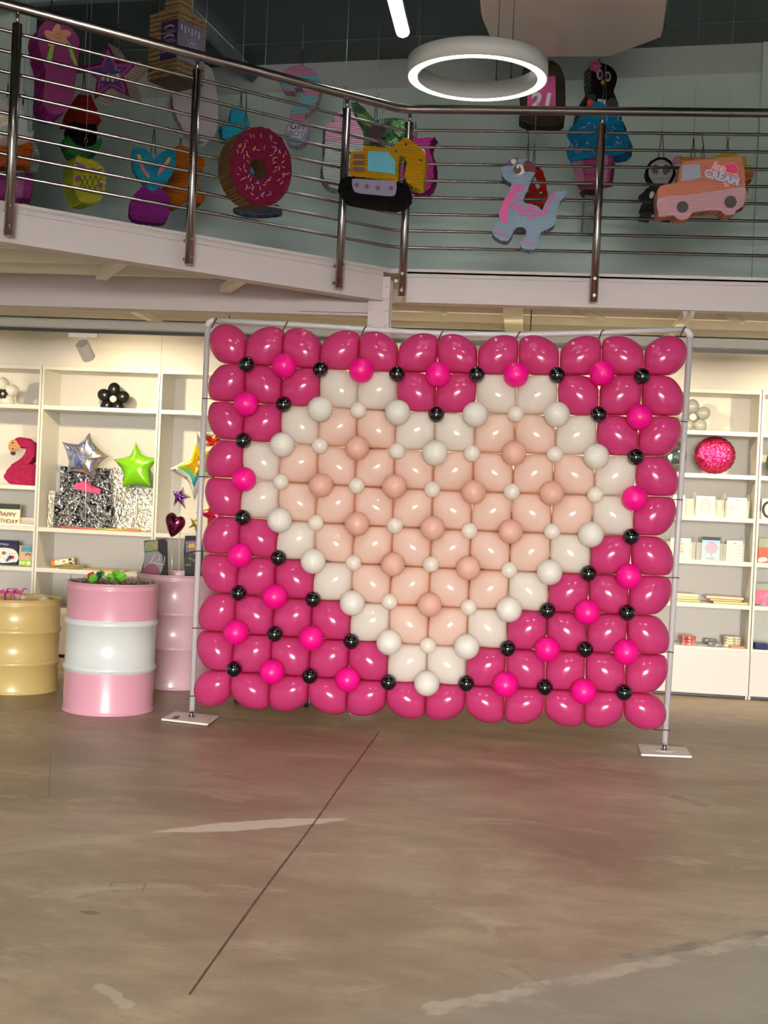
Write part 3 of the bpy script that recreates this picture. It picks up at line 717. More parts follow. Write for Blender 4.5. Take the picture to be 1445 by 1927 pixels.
for j in range(1, 10):
    for i in range(1, 12):
        k = kinds[j][i-1]; r = RAD[k]+.006; off = .02
        near = [v for (c, rr) in ((i-1, j-1), (i, j-1), (i-1, j), (i, j)) for v in cell_pts(c, rr)]
        for _ in range(6):          # slid forward along the sight line until it just clears the four balloons round it
            p = atP(*dots[(i, j)], pl0+FN*(PO+off), FN); p0_ = p-FN*off; need = 0.0
            for v in near:
                d = v-p0_; h = d.dot(FN); s2 = d.length_squared-h*h
                if h > -.02 and s2 < r*r: need = max(need, h+sqrt(r*r-s2))
            off = need
        pos = atP(*dots[(i, j)], pl0+FN*(off+PO), FN)
        if k not in small_mesh: small_mesh[k] = small_balloon_mesh(k)
        o = bpy.data.objects.new('small_balloon', small_mesh[k]); COL.objects.link(o)
        M = facing(pos, FN+Vector((random.uniform(-.15, .15), 0, random.uniform(-.25, .05)))); o.matrix_world = M
        tag(o, '%s balloon in the %s line of dots, %s along from the drums' % (SN[k], ORD[j-1] if j > 1 else 'top', NTH[i-1]), 'balloon', '%s balloons dotted over the heart panel' % SN[k])
# dark strings tying the panel to the stand
M_string = mat('dark_red_tie', '#5a0f22', .6)
def tie(pts, label, r=.004, grp='dark ties holding the balloon panel'):
    bm = BM(); tube(bm, pts, r, 6); o = add('balloon_tie', bm, M_string, None, loc=Vector(pts[0])); tag(o, label, 'tie', grp)
for n_, (x, y, yb) in enumerate(((403, 605, 616), (537, 611, 622), (684, 620, 634), (829, 629, 641), (974, 630, 642), (1131, 626, 640), (1285, 621, 632))):
    a = fp(x, y, .024); b_ = fp(x-5, yb, .01); c_ = fp(x+5, y-6, .022); d_ = fp(x-4, y-3, .024)
    tie([b_, fp(x-1, y+4, .023), a, c_], 'dark tie knotted on the top bar, %s along from the drums' % NTH[n_])
for n_, (x, y) in enumerate(((384, 750), (378, 897), (372, 1037), (366, 1182), (361, 1310))):
    tie([fp(x-4, y, .02), fp(x+4, y, .0235), fp(x+17, y+1, .022), fp(x+26, y+1, .01)], 'dark tie on the pole by the drums, %s from the top' % (NTH[n_] if n_ else 'first'), .003)
for n_, (x, y) in enumerate(((1284, 793), (1275, 940), (1269, 1087), (1259, 1227), (1252, 1374))):
    tie([fp(x-22, y-1, .01), fp(x-10, y, .022), fp(x+2, y, .0235), fp(x+9, y+1, .02)], 'dark tie on the pole away from the drums, %s from the top' % NTH[n_], .003)

# ------------------------------------------------------------------ piñatas on the upper floor
UP = Vector((0, 0, 1)); SIDE_N = Vector((sin(radians(41)), -cos(radians(41)), 0))
def railplane(px, py, front):
    """a point just outside (front>0) or inside the railing on the sight line"""
    n = NL if px < 712 else Vector((0, -1, 0))
    return atP(px, py, railpt(-1 if px < 712 else 1, 0, OFF+front), n), n
class Pin:
    def __init__(s, name, label, outline, where, a=0, th=.14, face=None, side=None, rag=.7, grp=None, cat='piñata', step=3, sit=None):
        """where: Y of the middle, or a point; a: degrees the face is turned towards +X"""
        cx = sum(p[0] for p in outline)/len(outline); cy = sum(p[1] for p in outline)/len(outline)
        p0 = where if isinstance(where, Vector) else atY(cx, cy, where)
        n = Vector((sin(radians(a)), -cos(radians(a)), 0)); s.n = n; s.p0 = p0; s.th = th
        ol = ragged(outline, rag, step) if rag else outline
        s.sh = Vector((0, 0, 0)); P = [s.pt(x, y) for x, y in ol]
        if sit is not None:
            s.sh = Vector((0, 0, sit-min(p.z for p in P))); P = [s.pt(x, y) for x, y in ol]
        s.P = P
        zb = min(p.z for p in P); s.zt = max(p.z for p in P)
        s.t = thing(name, label, cat, (p0-n*th*.5), grp)
        bm = BM(); prism(bm, P, -n*th, 0, 1); s.body = add('body', bm, [face, side or face], s.t)
    def pt(s, x, y, lift=0): return atP(x, y, s.p0+s.n*lift, s.n)+s.sh
    def decal(s, name, pts, m, lift=.006, label=None):
        bm = BM(); prism(bm, [s.pt(x, y, lift) for x, y in pts], -s.n*(lift+.001)); o = add(name, bm, m, s.t)
        if label: o['label'] = label
        return o
    def decals(s, name, lst, m, lift=.006):
        for pts in lst: s.decal(name, pts, m, lift)
    def blots(s, name, lst, m, lift=.006):
        bm = BM()
        for pts in lst: prism(bm, [s.pt(x, y, lift) for x, y in pts], -s.n*(lift+.001))
        return add(name, bm, m, s.t)
    def stripe(s, name, pts, w, m, lift=.005):
        bm = BM(); tube(bm, [s.pt(x, y, lift*.4) for x, y in pts], w, 6); return add(name, bm, m, s.t)
    def cord(s, x, y, top=None, spread=5, ring=True, h=38):
        """two strings from the body to a ring on a thin wire to the roof (or to the top rail)"""
        a = s.pt(x-spread, y)-s.n*s.th*.5; b = s.pt(x+spread, y)-s.n*s.th*.5; k = s.pt(x, y-h)-s.n*s.th*.5
        k = Vector(((a.x+b.x)/2, (a.y+b.y)/2, k.z)); dn = Vector((0, 0, -.03))
        bm = BM(); tube(bm, [a+dn, k], .0035, 5); tube(bm, [b+dn, k], .0035, 5)
        if top is not None: tube(bm, [k, top], .0035, 5)
        c = add('string', bm, M_dark, s.t)
        if top is None:
            bm = BM(); tube(bm, [(k.x, k.y, k.z+(.02 if ring else 0)), (k.x, k.y, roof_z(k.x)-.001)], .0022, 5); add('wire', bm, mat('wire_grey', (.45, .48, .48), .4, metal=.5), s.t)
            if ring:
                bm = BM(); tube(bm, [(k.x+.011*cos(q), k.y, k.z+.008+.016*sin(q)) for q in [2*pi*i/14 for i in range(14)]], .002, 5, closed=True); add('ring', bm, M_stain, s.t)
GP = 'piñatas hanging over the upper railing'
Z1 = lambda p: zt(p, 0, 0, 3.6125)
Z2 = lambda p: zt(p, 350, 0, 3.6125)
Z3 = lambda p: zt(p, 580, 150, 5.16)
Z5 = lambda p: zt(p, 900, 80, 4.516)
ZC = lambda p: zt(p, 1040, 100, 5.352)
ZT_ = lambda p: zt(p, 1200, 270, 5.898)
ZL_ = lambda p: zt(p, 0, 150, 7.708)
ZY = lambda p: zt(p, 110, 220, 9.633)
c_pk = crepe('magenta_crepe', '#b0268c'); c_lp = crepe('pale_pink_crepe', '#d9a3c0'); c_br = crepe('brown_crepe', '#6b4a2e'); c_bk = crepe('black_crepe', '#0c0c0e', .5)
c_ye = crepe('yellow_crepe', '#cfc62a'); c_wh = crepe('white_crepe', '#dfe3df'); c_gr = crepe('green_crepe', '#2d7a3c'); c_or = crepe('orange_crepe', '#d9701c'); c_rd = crepe('red_crepe', '#a11f16')
c_gy = crepe('grey_crepe', '#a9adb3'); c_bl = crepe('blue_crepe', '#1583bd'); c_tq = crepe('turquoise_crepe', '#2ba3c9'); c_pu = crepe('plum_crepe', '#8e2a86')
p_white = mat('white_card', '#eceae6', .6); p_black = mat('black_card', '#120d14', .6); p_green = mat('leaf_card', '#7fae3a', .6); p_pink = mat('pink_card', '#e05a9c', .6)

# flip-flop shaped piece with a flower
o_ = smooth_closed(Z1([(262,210),(292,158),(340,130),(395,140),(470,180),(528,240),(540,300),(532,400),(512,550),(502,650),(470,730),(400,780),(330,762),(296,690),(300,600),(308,500),(288,400),(264,300)]), 4)
P = Pin('slipper_pinata', 'magenta slipper piñata with a peach flower and green leaves', o_, 7.85, 36, .26, mat('magenta_face', '#7c1a5e', .6, noise=.15), c_pk, .9, GP)
P.decal('leaf', Z1([(318,400),(345,300),(370,310),(350,420),(330,425)]), p_green, label='green leaf'); P.decal('leaf', Z1([(455,270),(480,300),(520,420),(528,445),(510,440),(480,380)]), p_green)
for k in range(5):
    a = 2*pi*k/5-.5; cx, cy = 392, 245
    P.decal('petal', Z1(ell(cx+48*cos(a), cy+36*sin(a), 50, 26, 16, a+.5)), mat('peach_petal', '#e39a86', .6), .010)
P.decal('flower_centre', Z1(ell(392, 245, 14, 14, 12)), mat('gold_card', '#d9a63a', .5), .014); P.cord(105, 38, None, 4, False, 60)
# star
def star(cx, cy, R, r, n=5, rot=-pi/2, sy=1): return [(cx+(R if k % 2 == 0 else r)*cos(rot+pi*k/n), cy+sy*(R if k % 2 == 0 else r)*sin(rot+pi*k/n)) for k in range(2*n)]
o_ = star(207, 138, 58, 27, rot=-pi/2-.08)
P = Pin('star_pinata', 'plum star piñata with cream edges and a sparkly purple face', o_, 8.2, -22, .13, crepe('plum_dark_crepe', '#8a2f62'), crepe('cream_crepe', '#cdb9ac'), .8, GP)
P.decal('border', star(206, 139, 47, 22, rot=-pi/2-.08), mat('pink_foil_card', '#b04a92', .4), .008); P.decal('star_face', star(206, 140, 37, 17, rot=-pi/2-.08), specks('purple_glitter', '#4d3a78', '#cfc3e6', 60, .64), .012)
P.blots('lettering', [[(191+9*k, 141-(k % 2)*2), (197+9*k, 140-(k % 2)*2), (197+9*k, 143), (196+9*k, 151+(k % 3)*2), (191+9*k, 152)] for k in range(4)], p_white, .015); P.cord(208, 82, None, 5, True, 38)
# square bottle
p = atY(333, 95, 8.2); a = radians(-29); R = Matrix.Translation(p) @ Matrix.Rotation(a, 4, 'Z')
t = thing('bottle_pinata', 'brown square bottle piñata with a dark purple label', 'piñata', p, GP)
S_ = (p-CAM).length/F; hw = 35*S_
c_bt = crepe('bottle_crepe', '#7b6244', .55, band=62, strength=1); bm = BM(); zb, z2 = atY(330, 158, 8.2).z, atY(330, 34, 8.2).z
box(bm, -hw, hw, -hw, hw, zb-p.z, z2-p.z, R); b_ = add('body', bm, [c_bt, mat('brown_card', '#5b4a3c', .8)], t, bevel=.006)
for pp in b_.data.polygons:
    if pp.normal.z < -.9: pp.material_index = 1
bm = BM(); nw = 17*S_; prism(bm, [R @ Vector(q) for q in ((-hw*.7, -hw*.7, z2-p.z), (hw*.7, -hw*.7, z2-p.z), (hw*.7, hw*.7, z2-p.z), (-hw*.7, hw*.7, z2-p.z))], Vector((0, 0, .03))); box(bm, -nw, nw, -nw, nw, z2-p.z+.03, z2-p.z+.17, R); add('neck', bm, c_bt, t)
bm = BM(); box(bm, -nw*1.1, nw*1.1, -nw*1.1, nw*1.1, z2-p.z+.17, z2-p.z+.30, R); add('cap', bm, c_bk, t)
m_lab = mat('purple_label', '#2a1436', .5); lz0, lz1 = atY(340, 127, 8.2).z-p.z, atY(340, 55, 8.2).z-p.z
bm = BM(); box(bm, -hw*.10, hw+.004, -hw-.004, -hw+.001, lz0, lz1, R); box(bm, hw-.001, hw+.004, -hw-.004, hw*.85, lz0, lz1, R); lab = add('label', bm, m_lab, t); lab['label'] = 'dark purple label with pale lettering lines'
bm = BM(); m_pl = mat('pale_print', '#8d86a3', .6)
for k in range(3):
    zc = lz1-.055-k*.062
    for q in range(9):
        ang = pi*(.15+.7*q/8); cxx = hw*.45+.045*cos(ang); box(bm, cxx-.005, cxx+.005, -hw-.0055, -hw-.003, zc-.008+.024*sin(ang), zc+.004+.024*sin(ang), R)
    box(bm, hw*.45-.07, hw*.45+.07, -hw-.0055, -hw-.003, zc-.026, zc-.021, R); box(bm, hw*.45-.03, hw*.45+.05, -hw-.0055, -hw-.003, zc-.012, zc-.008, R)
for k in range(34):     # a swirl and a line of writing on the other face
    ang = k*.42; rr = .012+.0015*k; yy = 0+rr*cos(ang)*.9; zz = lz0+.12+rr*sin(ang)*1.1; box(bm, hw+.003, hw+.0055, yy-.004, yy+.004, zz-.004, zz+.004, R)
for k in range(6): box(bm, hw+.003, hw+.0055, -hw*.8+k*.032, -hw*.8+k*.032+.012, lz1-.06-(k % 2)*.012, lz1-.025, R)
add('print', bm, m_pl, lab)
for dx in (-.09, .09):
    bm = BM(); q = R @ Vector((dx, dx*.4, z2-p.z+.03)); tube(bm, [(q.x, q.y, q.z-.05), (q.x, q.y, roof_z(q.x)-.001)], .0022, 5); add('wire', bm, MATS['wire_grey'], t)
# pink piece in clear wrap
o_ = smooth_closed(Z2([(-80,640),(-20,590),(40,540),(90,500),(150,520),(195,600),(205,720),(200,830),(165,930),(110,950),(40,925),(-15,850),(-70,740)]), 4)
P = Pin('wrapped_pinata', 'pale pink rounded piñata wrapped in clear film beside the bottle', o_, 8.7, 30, .12, crepe('rose_crepe', '#c79ab6', .2), c_lp, .6, GP)
m_film = mat('clear_film', (.9, .92, .92), .12, alpha=.28, bump=.8, bscale=25)
bm = BM(); prism(bm, [P.pt(x, y, .02) for x, y in smooth_closed(Z2([(-95,650),(20,520),(80,440),(175,470),(215,700),(205,900),(120,965),(-20,880)]), 3)], -P.n*.16); add('film_wrap', bm, m_film, P.t); P.cord(388, 135, None, 4, False, 14)
# question mark
o_ = smooth_closed(Z2([(636,560),(645,505),(690,462),(760,443),(840,460),(900,515),(915,590),(895,680),(845,750),(795,790),(800,815),(825,850),(830,900),(805,965),(755,990),(700,978),(668,930),(672,870),(700,825),(706,760),(740,700),(790,655),(800,620),(775,590),(740,600),(730,622),(665,612)]), 3)
P = Pin('question_mark_pinata', 'pink and blue striped question mark piñata', o_, 9.6, 4, .12, zramp('gender_bands', [(0, '#8fb9c9'), (.16, '#d9b0cf'), (.30, '#cf86ac'), (.40, '#7fb2c6'), (.63, '#cf86ac'), (.71, '#6fa9be'), (.87, '#c27aa6')]), c_lp, .6, GP)
P.decal('disc', Z2(ell(750, 885, 58, 62, 22)), mat('pale_lilac_card', '#d5bcd6', .6))
Mx = facing(P.pt(350+752/3.6125, 858/3.6125, .010), P.n, tilt=radians(-2)); text('lettering', 'Girl', .075, Mx, p_black, P.t, .3)
Mx = facing(P.pt(350+752/3.6125, 908/3.6125, .010), P.n, tilt=radians(-2)); text('lettering', 'BOY', .06, Mx, mat('teal_card', '#2a6f86', .5), P.t); P.cord(566, 123, None, 4, False, 34)
# numeral-like turquoise piece and a grey oval behind the doughnut
o_ = Z2([(235,850),(300,825),(310,740),(408,735),(432,830),(470,1080),(485,1175),(420,1180),(330,1010),(300,950),(250,940)])
P = Pin('block_pinata', 'turquoise block piñata half hidden behind the doughnut', o_, 9.0, 20, .14, c_tq, crepe('teal_crepe', '#2389ad'), .8, GP); P.cord(455, 204, None, 3, True, 36)
o_ = smooth_closed(Z2([(322,1415),(400,1400),(560,1395),(625,1392),(655,1440),(610,1458),(460,1466),(345,1440)]), 3)
P = Pin('oval_pinata', 'flat slate grey piñata showing under the doughnut', o_, 8.9, 12, .1, crepe('slate_crepe', '#5b6272'), None, .4, GP); P.cord(487, 388, None, 5, False, 120)
# doughnut outside the railing
pp, n_ = railplane(487, 314, .24)
ca = ell(492, 313, 57, 75, 48, -.15); 
Pd = Pin.__new__(Pin); Pd.n = n_; Pd.p0 = pp; Pd.th = .15; Pd.sh = Vector((0, 0, 0))
Pd.t = thing('doughnut_pinata', 'dark pink iced doughnut piñata with thin sprinkles outside the railing', 'piñata', pp-n_*.08, GP)
def annulus(out, inn, n, th, P_):
    bm = BM(); N_ = len(out); A = [bm.verts.new(q) for q in out]; B = [bm.verts.new(q) for q in inn]; A2 = [bm.verts.new(Vector(q)-n*th) for q in out]; B2 = [bm.verts.new(Vector(q)-n*th) for q in inn]
    for i in range(N_):
        j = (i+1) % N_
        bm.faces.new((A[i], A[j], B[j], B[i])).material_index = 0
        for q in ((A[j], A[i], A2[i], A2[j]), (B[i], B[j], B2[j], B2[i]), (A2[j], A2[i], B2[i], B2[j])): bm.faces.new(q).material_index = 1
    return bm
outp = [Pd.pt(x+random.uniform(-.6, .6), y+random.uniform(-.6, .6)) for x, y in ell(491, 313, 58, 75, 72, -.18)]; inn = [Pd.pt(x, y) for x, y in ell(486, 318, 15, 20, 72, -.18)]
add('ring_body', annulus(outp, inn, n_, .15, Pd), [crepe('dark_dough_crepe', '#75283a'), crepe('dough_crepe', '#6d5132', .5)], Pd.t)
outp = [Pd.pt(x, y, .014) for x, y in smooth_closed([(491+(57 if k % 2 else 53)*cos(2*pi*k/24)*1+0, 313+(74 if k % 2 else 69)*sin(2*pi*k/24)) for k in range(24)], 3)]; inn = [Pd.pt(x, y, .014) for x, y in ell(486, 318, 16, 21, 72, -.18)]
# keep both loops starting at the same side
add('icing', annulus(outp, inn, n_, .016, Pd), crepe('icing_crepe', '#7a173a', .3), Pd.t)
scol = [mat('sprinkle_%s' % c, h, .5) for c, h in (('pink', '#d98ba8'), ('yellow', '#d8b85a'), ('blue', '#9aa3d8'))]
groups = [[], [], []]
for k in range(70):
    aa = random.uniform(0, 2*pi); rr = random.uniform(.42, .9); x, y = 491+57*rr*cos(aa), 313+73*rr*sin(aa); b2 = random.uniform(0, pi); dx, dy = 3.2*cos(b2), 4*sin(b2)
    groups[k % 3].append((Pd.pt(x-dx, y-dy, .016), Pd.pt(x+dx, y+dy, .016)))
for m_, g in zip(scol, groups):
    for a_, b_ in g: bm = BM(); tube(bm, [a_, b_], .0022, 4); add('sprinkle', bm, m_, Pd.t)
Pd.cord(473, 240, railpt(-1, (atP(470, 200, railpt(-1, 0), NL)-K).dot(DL))+Vector((0, 0, 3.915)), 4, False, 44)
# baby bottle
o_ = smooth_closed(Z3([(262,340),(330,303),(430,312),(465,400),(525,500),(540,620),(500,760),(460,900),(420,1020),(330,1062),(235,1050),(165,980),(138,860),(160,720),(168,460),(205,415),(250,405)]), 3)
P = Pin('baby_bottle_pinata', 'pink and pale grey baby bottle piñata behind the rail bend', o_, 9.0, 16, .15, zramp('bottle_bands', [(0, '#aeb2b2'), (.58, '#cb92b2'), (1, '#cb92b2')]), crepe('pale_grey_crepe', '#b9bdbd'), .7, GP); P.cord(650, 208, None, 4, True, 46)
# leaf wreath
o_ = Z3([(410,220),(470,215),(540,270),(610,350),(650,400),(700,385),(800,370),(880,375),(935,385),(938,560),(900,660),(800,680),(700,690),(600,680),(530,620),(500,480),(440,360)])
P = Pin('leaf_pinata', 'dark green tropical leaf piñata with a plum flower centre', o_, 9.7, 0, .13, specks('dark_leaf', '#0f2a17', '#24602f', 22, .5, .7), crepe('deep_green_crepe', '#123d1e'), .9, GP)
P.decals('leaf', [Z3([(470,330),(540,330),(610,420),(640,470),(560,440),(500,400)]), Z3([(545,570),(610,560),(590,620),(545,640)]), Z3([(700,570),(750,610),(765,650),(720,640)])], mat('mid_leaf', '#5d7a2f', .7, noise=.3, nscale=40), .012)
P.decals('leaf', [Z3([(820,400),(935,385),(930,520),(880,560),(830,500)]), Z3([(770,600),(860,560),(900,640),(800,680),(745,660)]), Z3([(690,380),(740,375),(730,430),(690,420)])], specks('pale_leaf', '#3c6b3f', '#8fb67a', 60, .5, .7), .016)
P.decal('flower_centre', Z3(smooth_closed([(600,520),(610,440),(660,420),(700,430),(790,420),(700,500),(760,560),(700,570),(720,660),(660,610),(590,670),(620,580),(540,560)], 2)), mat('plum_card', '#33131f', .7), .02); P.cord(705, 222, None, 3, True, 46)
# owl-like pink piece
o_ = smooth_closed(Z3([(960,560),(1020,552),(1080,566),(1150,560),(1222,556),(1190,600),(1178,690),(1212,800),(1216,940),(1175,1055),(1090,1100),(1000,1085),(910,1000),(872,820),(890,680)]), 3)
P = Pin('eared_pinata', 'magenta eared animal piñata behind the yellow digger', o_, 9.2, -8, .14, crepe('hot_crepe', '#c2348f'), crepe('deep_pink_crepe', '#9c2272'), .7, GP)
P.decal('eye', Z3(ell(1100, 712, 36, 44, 16)), p_white); P.decal('eye', Z3(ell(960, 705, 34, 42, 16)), p_white); P.decals('pupil', [Z3(ell(1112, 722, 16, 22, 12)), Z3(ell(968, 716, 16, 22, 12))], p_black, .010); P.cord(777, 258, None, 3, False, 34)
# digger outside the railing
pp = atY(715, 330, YM-.66)
o_ = Z3([(412,702),(530,688),(538,640),(680,652),(800,672),(830,645),(938,558),(990,580),(1060,640),(1130,700),(1142,790),(1125,950),(1110,1042),(1062,1056),(975,1012),(928,940),(945,860),(960,800),(935,735),(880,742),(868,992),(600,985),(428,960),(398,900)])
P = Pin('digger_pinata', 'yellow digger piñata with a blue window and black tracks', o_, pp, 0, .13, crepe('digger_crepe', '#c08c14', .2), c_ye, .5, GP)
o2 = smooth_closed(Z3([(290,1050),(325,962),(420,938),(640,965),(860,990),(950,1010),(988,1070),(970,1150),(900,1212),(800,1226),(620,1205),(450,1180),(335,1150),(300,1110)]), 3)
bm = BM(); prism(bm, [P.pt(x, y, .022) for x, y in ragged(o2, 1, 2.5)], -P.n*.17); add('track', bm, c_bk, P.t)['label'] = 'black fringed tracks'
P.decal('side_plate', Z3(smooth_closed([(425,985),(450,960),(640,972),(830,985),(856,1010),(850,1090),(815,1130),(650,1118),(480,1098),(435,1060)], 3)), mat('lilac_grey_card', '#6e6480', .6), .03)
P.decals('wheel_bolt', [Z3(ell(x, y, 21, 21, 14)) for x, y in ((470,1022),(566,1034),(676,1047),(802,1053))], mat('dark_plum_card', '#4e2a44', .6), .034)
P.decal('window', Z3([(580,692),(775,702),(845,790),(845,918),(575,884)]), mat('blue_window_card', '#3f8ea6', .5), .01, 'pale blue cab window')
P.decals('vent', [Z3([(437,y),(542,y+4),(540,y+42),(435,y+38)]) for y in (722, 786, 848)], mat('vent_card', '#4a2730', .6), .01)
P.decals('joint', [Z3(ell(x, y, 13, 12, 10)) for x, y in ((947,626),(852,693),(1090,780))], p_black, .01); P.cord(712, 276, Vector((P.pt(712, 240).x, YM-.42, 3.96)), 4, False, 22)
# dinosaur outside the railing
pp = atY(990, 390, YM-.22)
o_ = smooth_closed(Z5([(203,1062),(240,1046),(300,1040),(335,1002),(390,985),(445,1010),(488,1060),(480,1110),(445,1180),(420,1250),(385,1330),(390,1360),(450,1372),(515,1400),(545,1420),(568,1365),(605,1310),(680,1262),(740,1262),(735,1300),(690,1365),(662,1470),(650,1540),(600,1582),(535,1612),(512,1680),(500,1745),(430,1762),(362,1742),(360,1702),(400,1645),(408,1600),(370,1568),(320,1580),(290,1622),(272,1662),(232,1692),(160,1664),(118,1622),(140,1570),(178,1530),(176,1460),(205,1365),(255,1260),(285,1200),(230,1168),(198,1112)]), 2)
P = Pin('dinosaur_pinata', 'pale blue dinosaur piñata with pink belly and spots outside the railing', o_, pp, 2, .12, crepe('dino_crepe', '#8599b0', .15, strength=.4), crepe('dino_side_crepe', '#8f9aa8', .4), .7, GP)
m_dp = mat('dino_pink', '#d2559c', .6)
P.decal('belly', Z5(smooth_closed([(300,1212),(348,1205),(332,1262),(280,1362),(248,1450),(242,1545),(205,1525),(182,1490),(184,1430),(212,1350),(262,1268)], 2)), m_dp, .006, 'pink belly')
P.decals('spot', [Z5(ell(x, y, rx, ry, 10, r_)) for x, y, rx, ry, r_ in ((370,1242,20,32,.2),(342,1320,20,30,.5),(307,1388,20,28,.1),(357,1408,32,24,.1),(437,1408,32,26,.1),(507,1450,32,26,.5),(390,1453,22,20,0),(447,1476,24,20,.1),(565,1430,18,30,.3),(590,1362,18,28,.3),(632,1307,30,16,-.5))], m_dp)
P.decals('toe', [Z5(ell(x, y, 11, 13, 8)) for x, y in ((146,1588),(168,1604),(197,1632),(222,1645),(392,1690),(422,1702),(454,1714))], m_dp)
P.decal('eye', Z5(ell(348, 1082, 48, 44, 18)), p_white, .008); P.decal('iris', Z5(ell(332, 1080, 32, 36, 16)), mat('maroon_card', '#3a0f1c', .5), .012); P.decal('glint', Z5(ell(335, 1058, 11, 11, 10)), p_white, .015)
P.decal('mane', Z5(smooth_closed([(382,1040),(400,1008),(440,1008),(485,1055),(478,1100),(440,1090),(400,1095),(385,1070)], 2)), mat('mane_red', '#5d1722', .7), .012, 'dark red tuft')
P.decals('bow', [Z5(ell(268, 1022, 26, 20, 10)), Z5(ell(312, 988, 24, 18, 10)), Z5(ell(318, 1012, 16, 16, 10))], mat('violet_card', '#5a2a78', .5), .018); P.decal('bow_centre', Z5(ell(300, 1010, 24, 22, 12)), p_white, .022)
P.cord(993, 300, Vector((P.pt(993, 254).x, YM-.064, 3.915)), 3, False, 44)
# red berry behind the dinosaur
o_ = smooth_closed(Z5([(470,1050),(520,1060),(560,1120),(580,1240),(588,1320),(560,1370),(520,1405),(440,1400),(395,1360),(385,1250),(420,1130)]), 3)
P = Pin('berry_pinata', 'red berry piñata with a small face behind the blue dinosaur', o_, 9.2, 0, .13, c_rd, c_rd, .8, GP)
P.decals('eye', [Z5(ell(525, 1285, 18, 22, 12)), Z5(ell(425, 1275, 18, 22, 12))], p_black); P.decals('glint', [Z5(ell(530, 1275, 7, 7, 8)), Z5(ell(420, 1265, 7, 7, 8))], p_white, .01); P.decals('cheek', [Z5(ell(552, 1340, 17, 14, 10)), Z5(ell(400, 1335, 14, 14, 10))], mat('cheek_pink', '#b0607a', .6))
P.decal('leaf', Z5([(450,1130),(480,1140),(525,1225),(500,1245),(480,1200)]), mat('grey_leaf', '#8d9a9a', .6), .012); P.cord(1004, 310, None, 3, True, 44)
# keg with 21
o_ = smooth_closed(Z5([(362,585),(352,450),(365,290),(400,195),(480,148),(600,146),(685,195),(732,300),(738,480),(734,640),(700,690),(600,714),(480,710),(345,655)]), 3)
P = Pin('keg_pinata', 'black keg piñata with a pink panel reading 21 behind the ring lamp', o_, 9.3, 0, .16, crepe('keg_crepe', '#3b342a', .6), crepe('keg_side_crepe', '#1d1a17', .6), .9, GP)
P.decal('panel', Z5([(420,290),(655,286),(658,570),(415,582)]), mat('pink_panel', '#b43a80', .6), .008, 'pink panel with white figures'); q = P.pt(900+535/4.516, 80+505/4.516, .012); text('number', '21', .165, facing(q, P.n, tilt=radians(-2)), p_white, P.t, .1, bold=.006); P.cord(1020, 110, None, 5, False, 20)
# penguin
o_ = smooth_closed(ZC([(390,125),(440,100),(520,104),(600,145),(645,220),(640,305),(612,385),(640,455),(672,585),(668,690),(300,700),(300,560),(350,440),(395,370),(385,300),(385,200)]), 3)
P = Pin('penguin_pinata', 'black penguin piñata with a pink flower above the blue cupcake', o_, 9.75, 18, .15, mat('penguin_black', '#0b090b', .8, spec=.1), crepe('penguin_side', '#4a4f4e', .8, band=55), .5, GP)
P.decals('eye', [ZC(ell(474, 212, 30, 54, 16, -.1)), ZC(ell(555, 235, 31, 50, 16, -.05))], mat('grey_white_card', '#b7b1b8', .6)); P.decals('pupil', [ZC(ell(480, 216, 18, 34, 12)), ZC(ell(556, 232, 20, 34, 12))], mat('violet_dark', '#2a1432', .5), .01)
P.decal('beak', ZC([(508,262),(526,295),(510,320),(486,292)]), mat('beak_orange', '#cf8a3a', .6), .014); P.decals('petal', [ZC(ell(432+34*cos(2*pi*k/5), 128+38*sin(2*pi*k/5), 24, 26, 12)) for k in range(5)], p_pink, .012); P.decal('flower_centre', ZC(ell(432, 128, 12, 12, 10)), mat('peach_dot', '#e0a48c', .6), .016)
P.decals('belly', [ZC([(455,460),(530,470),(545,560),(455,560)])], p_white); P.decals('wing', [ZC(ell(600, 520, 62, 70, 16)), ZC(ell(395, 450, 44, 40, 14))], mat('wing_grey', '#2c2430', .7), .008); P.cord(1134, 122, None, 6, False, 18)
# blue cupcake
o_ = smooth_closed(ZC([(190,1090),(150,1045),(140,980),(180,915),(150,860),(158,780),(240,690),(300,600),(340,520),(400,487),(480,492),(560,540),(640,612),(705,690),(712,760),(768,850),(768,930),(725,1000),(640,1032),(500,1030),(320,1068)]), 3)
P = Pin('cupcake_pinata', 'blue iced cupcake piñata in a pink striped case behind a railing post', o_, 9.35, -12, .2, crepe('blue_icing', '#1579ac', .25), crepe('blue_side', '#0f6c9c'), .8, GP)
bm = BM(); prism(bm, [P.pt(x, y, -.02) for x, y in ZC([(195,1085),(300,1060),(450,1030),(560,1022),(600,1035),(570,1290),(450,1320),(235,1322)])], -P.n*.16); add('case', bm, crepe('case_pink', '#b3527f', .2), P.t)
P.decals('stripe', [ZC([(200,1090),(300,1065),(320,1322),(238,1322)]), ZC([(525,1035),(560,1030),(545,1300),(515,1305)])], crepe('case_pale', '#c183a6', .2), -.012)
spr = [[], []]
for k in range(46):
    x, y = random.uniform(190, 690), random.uniform(560, 1010); b2 = random.uniform(-1.2, 1.2); spr[k % 2].append((x, y, 17*sin(b2), 17*cos(b2)))
for g, m_ in zip(spr, (mat('white_sprinkle', '#d9dad6', .5), mat('pink_sprinkle', '#c77fa0', .5))):
    for x, y, dx, dy in g: bm = BM(); tube(bm, [P.pt(*ZC([(x-dx, y-dy)])[0], .004), P.pt(*ZC([(x+dx, y+dy)])[0], .004)], .003, 4); add('sprinkle', bm, m_, P.t)
P.decal('cherry', ZC(ell(373, 498, 30, 32, 16)), mat('cherry_red', '#b3161c', .4), .02); P.cord(1132, 200, None, 5, False, 70)
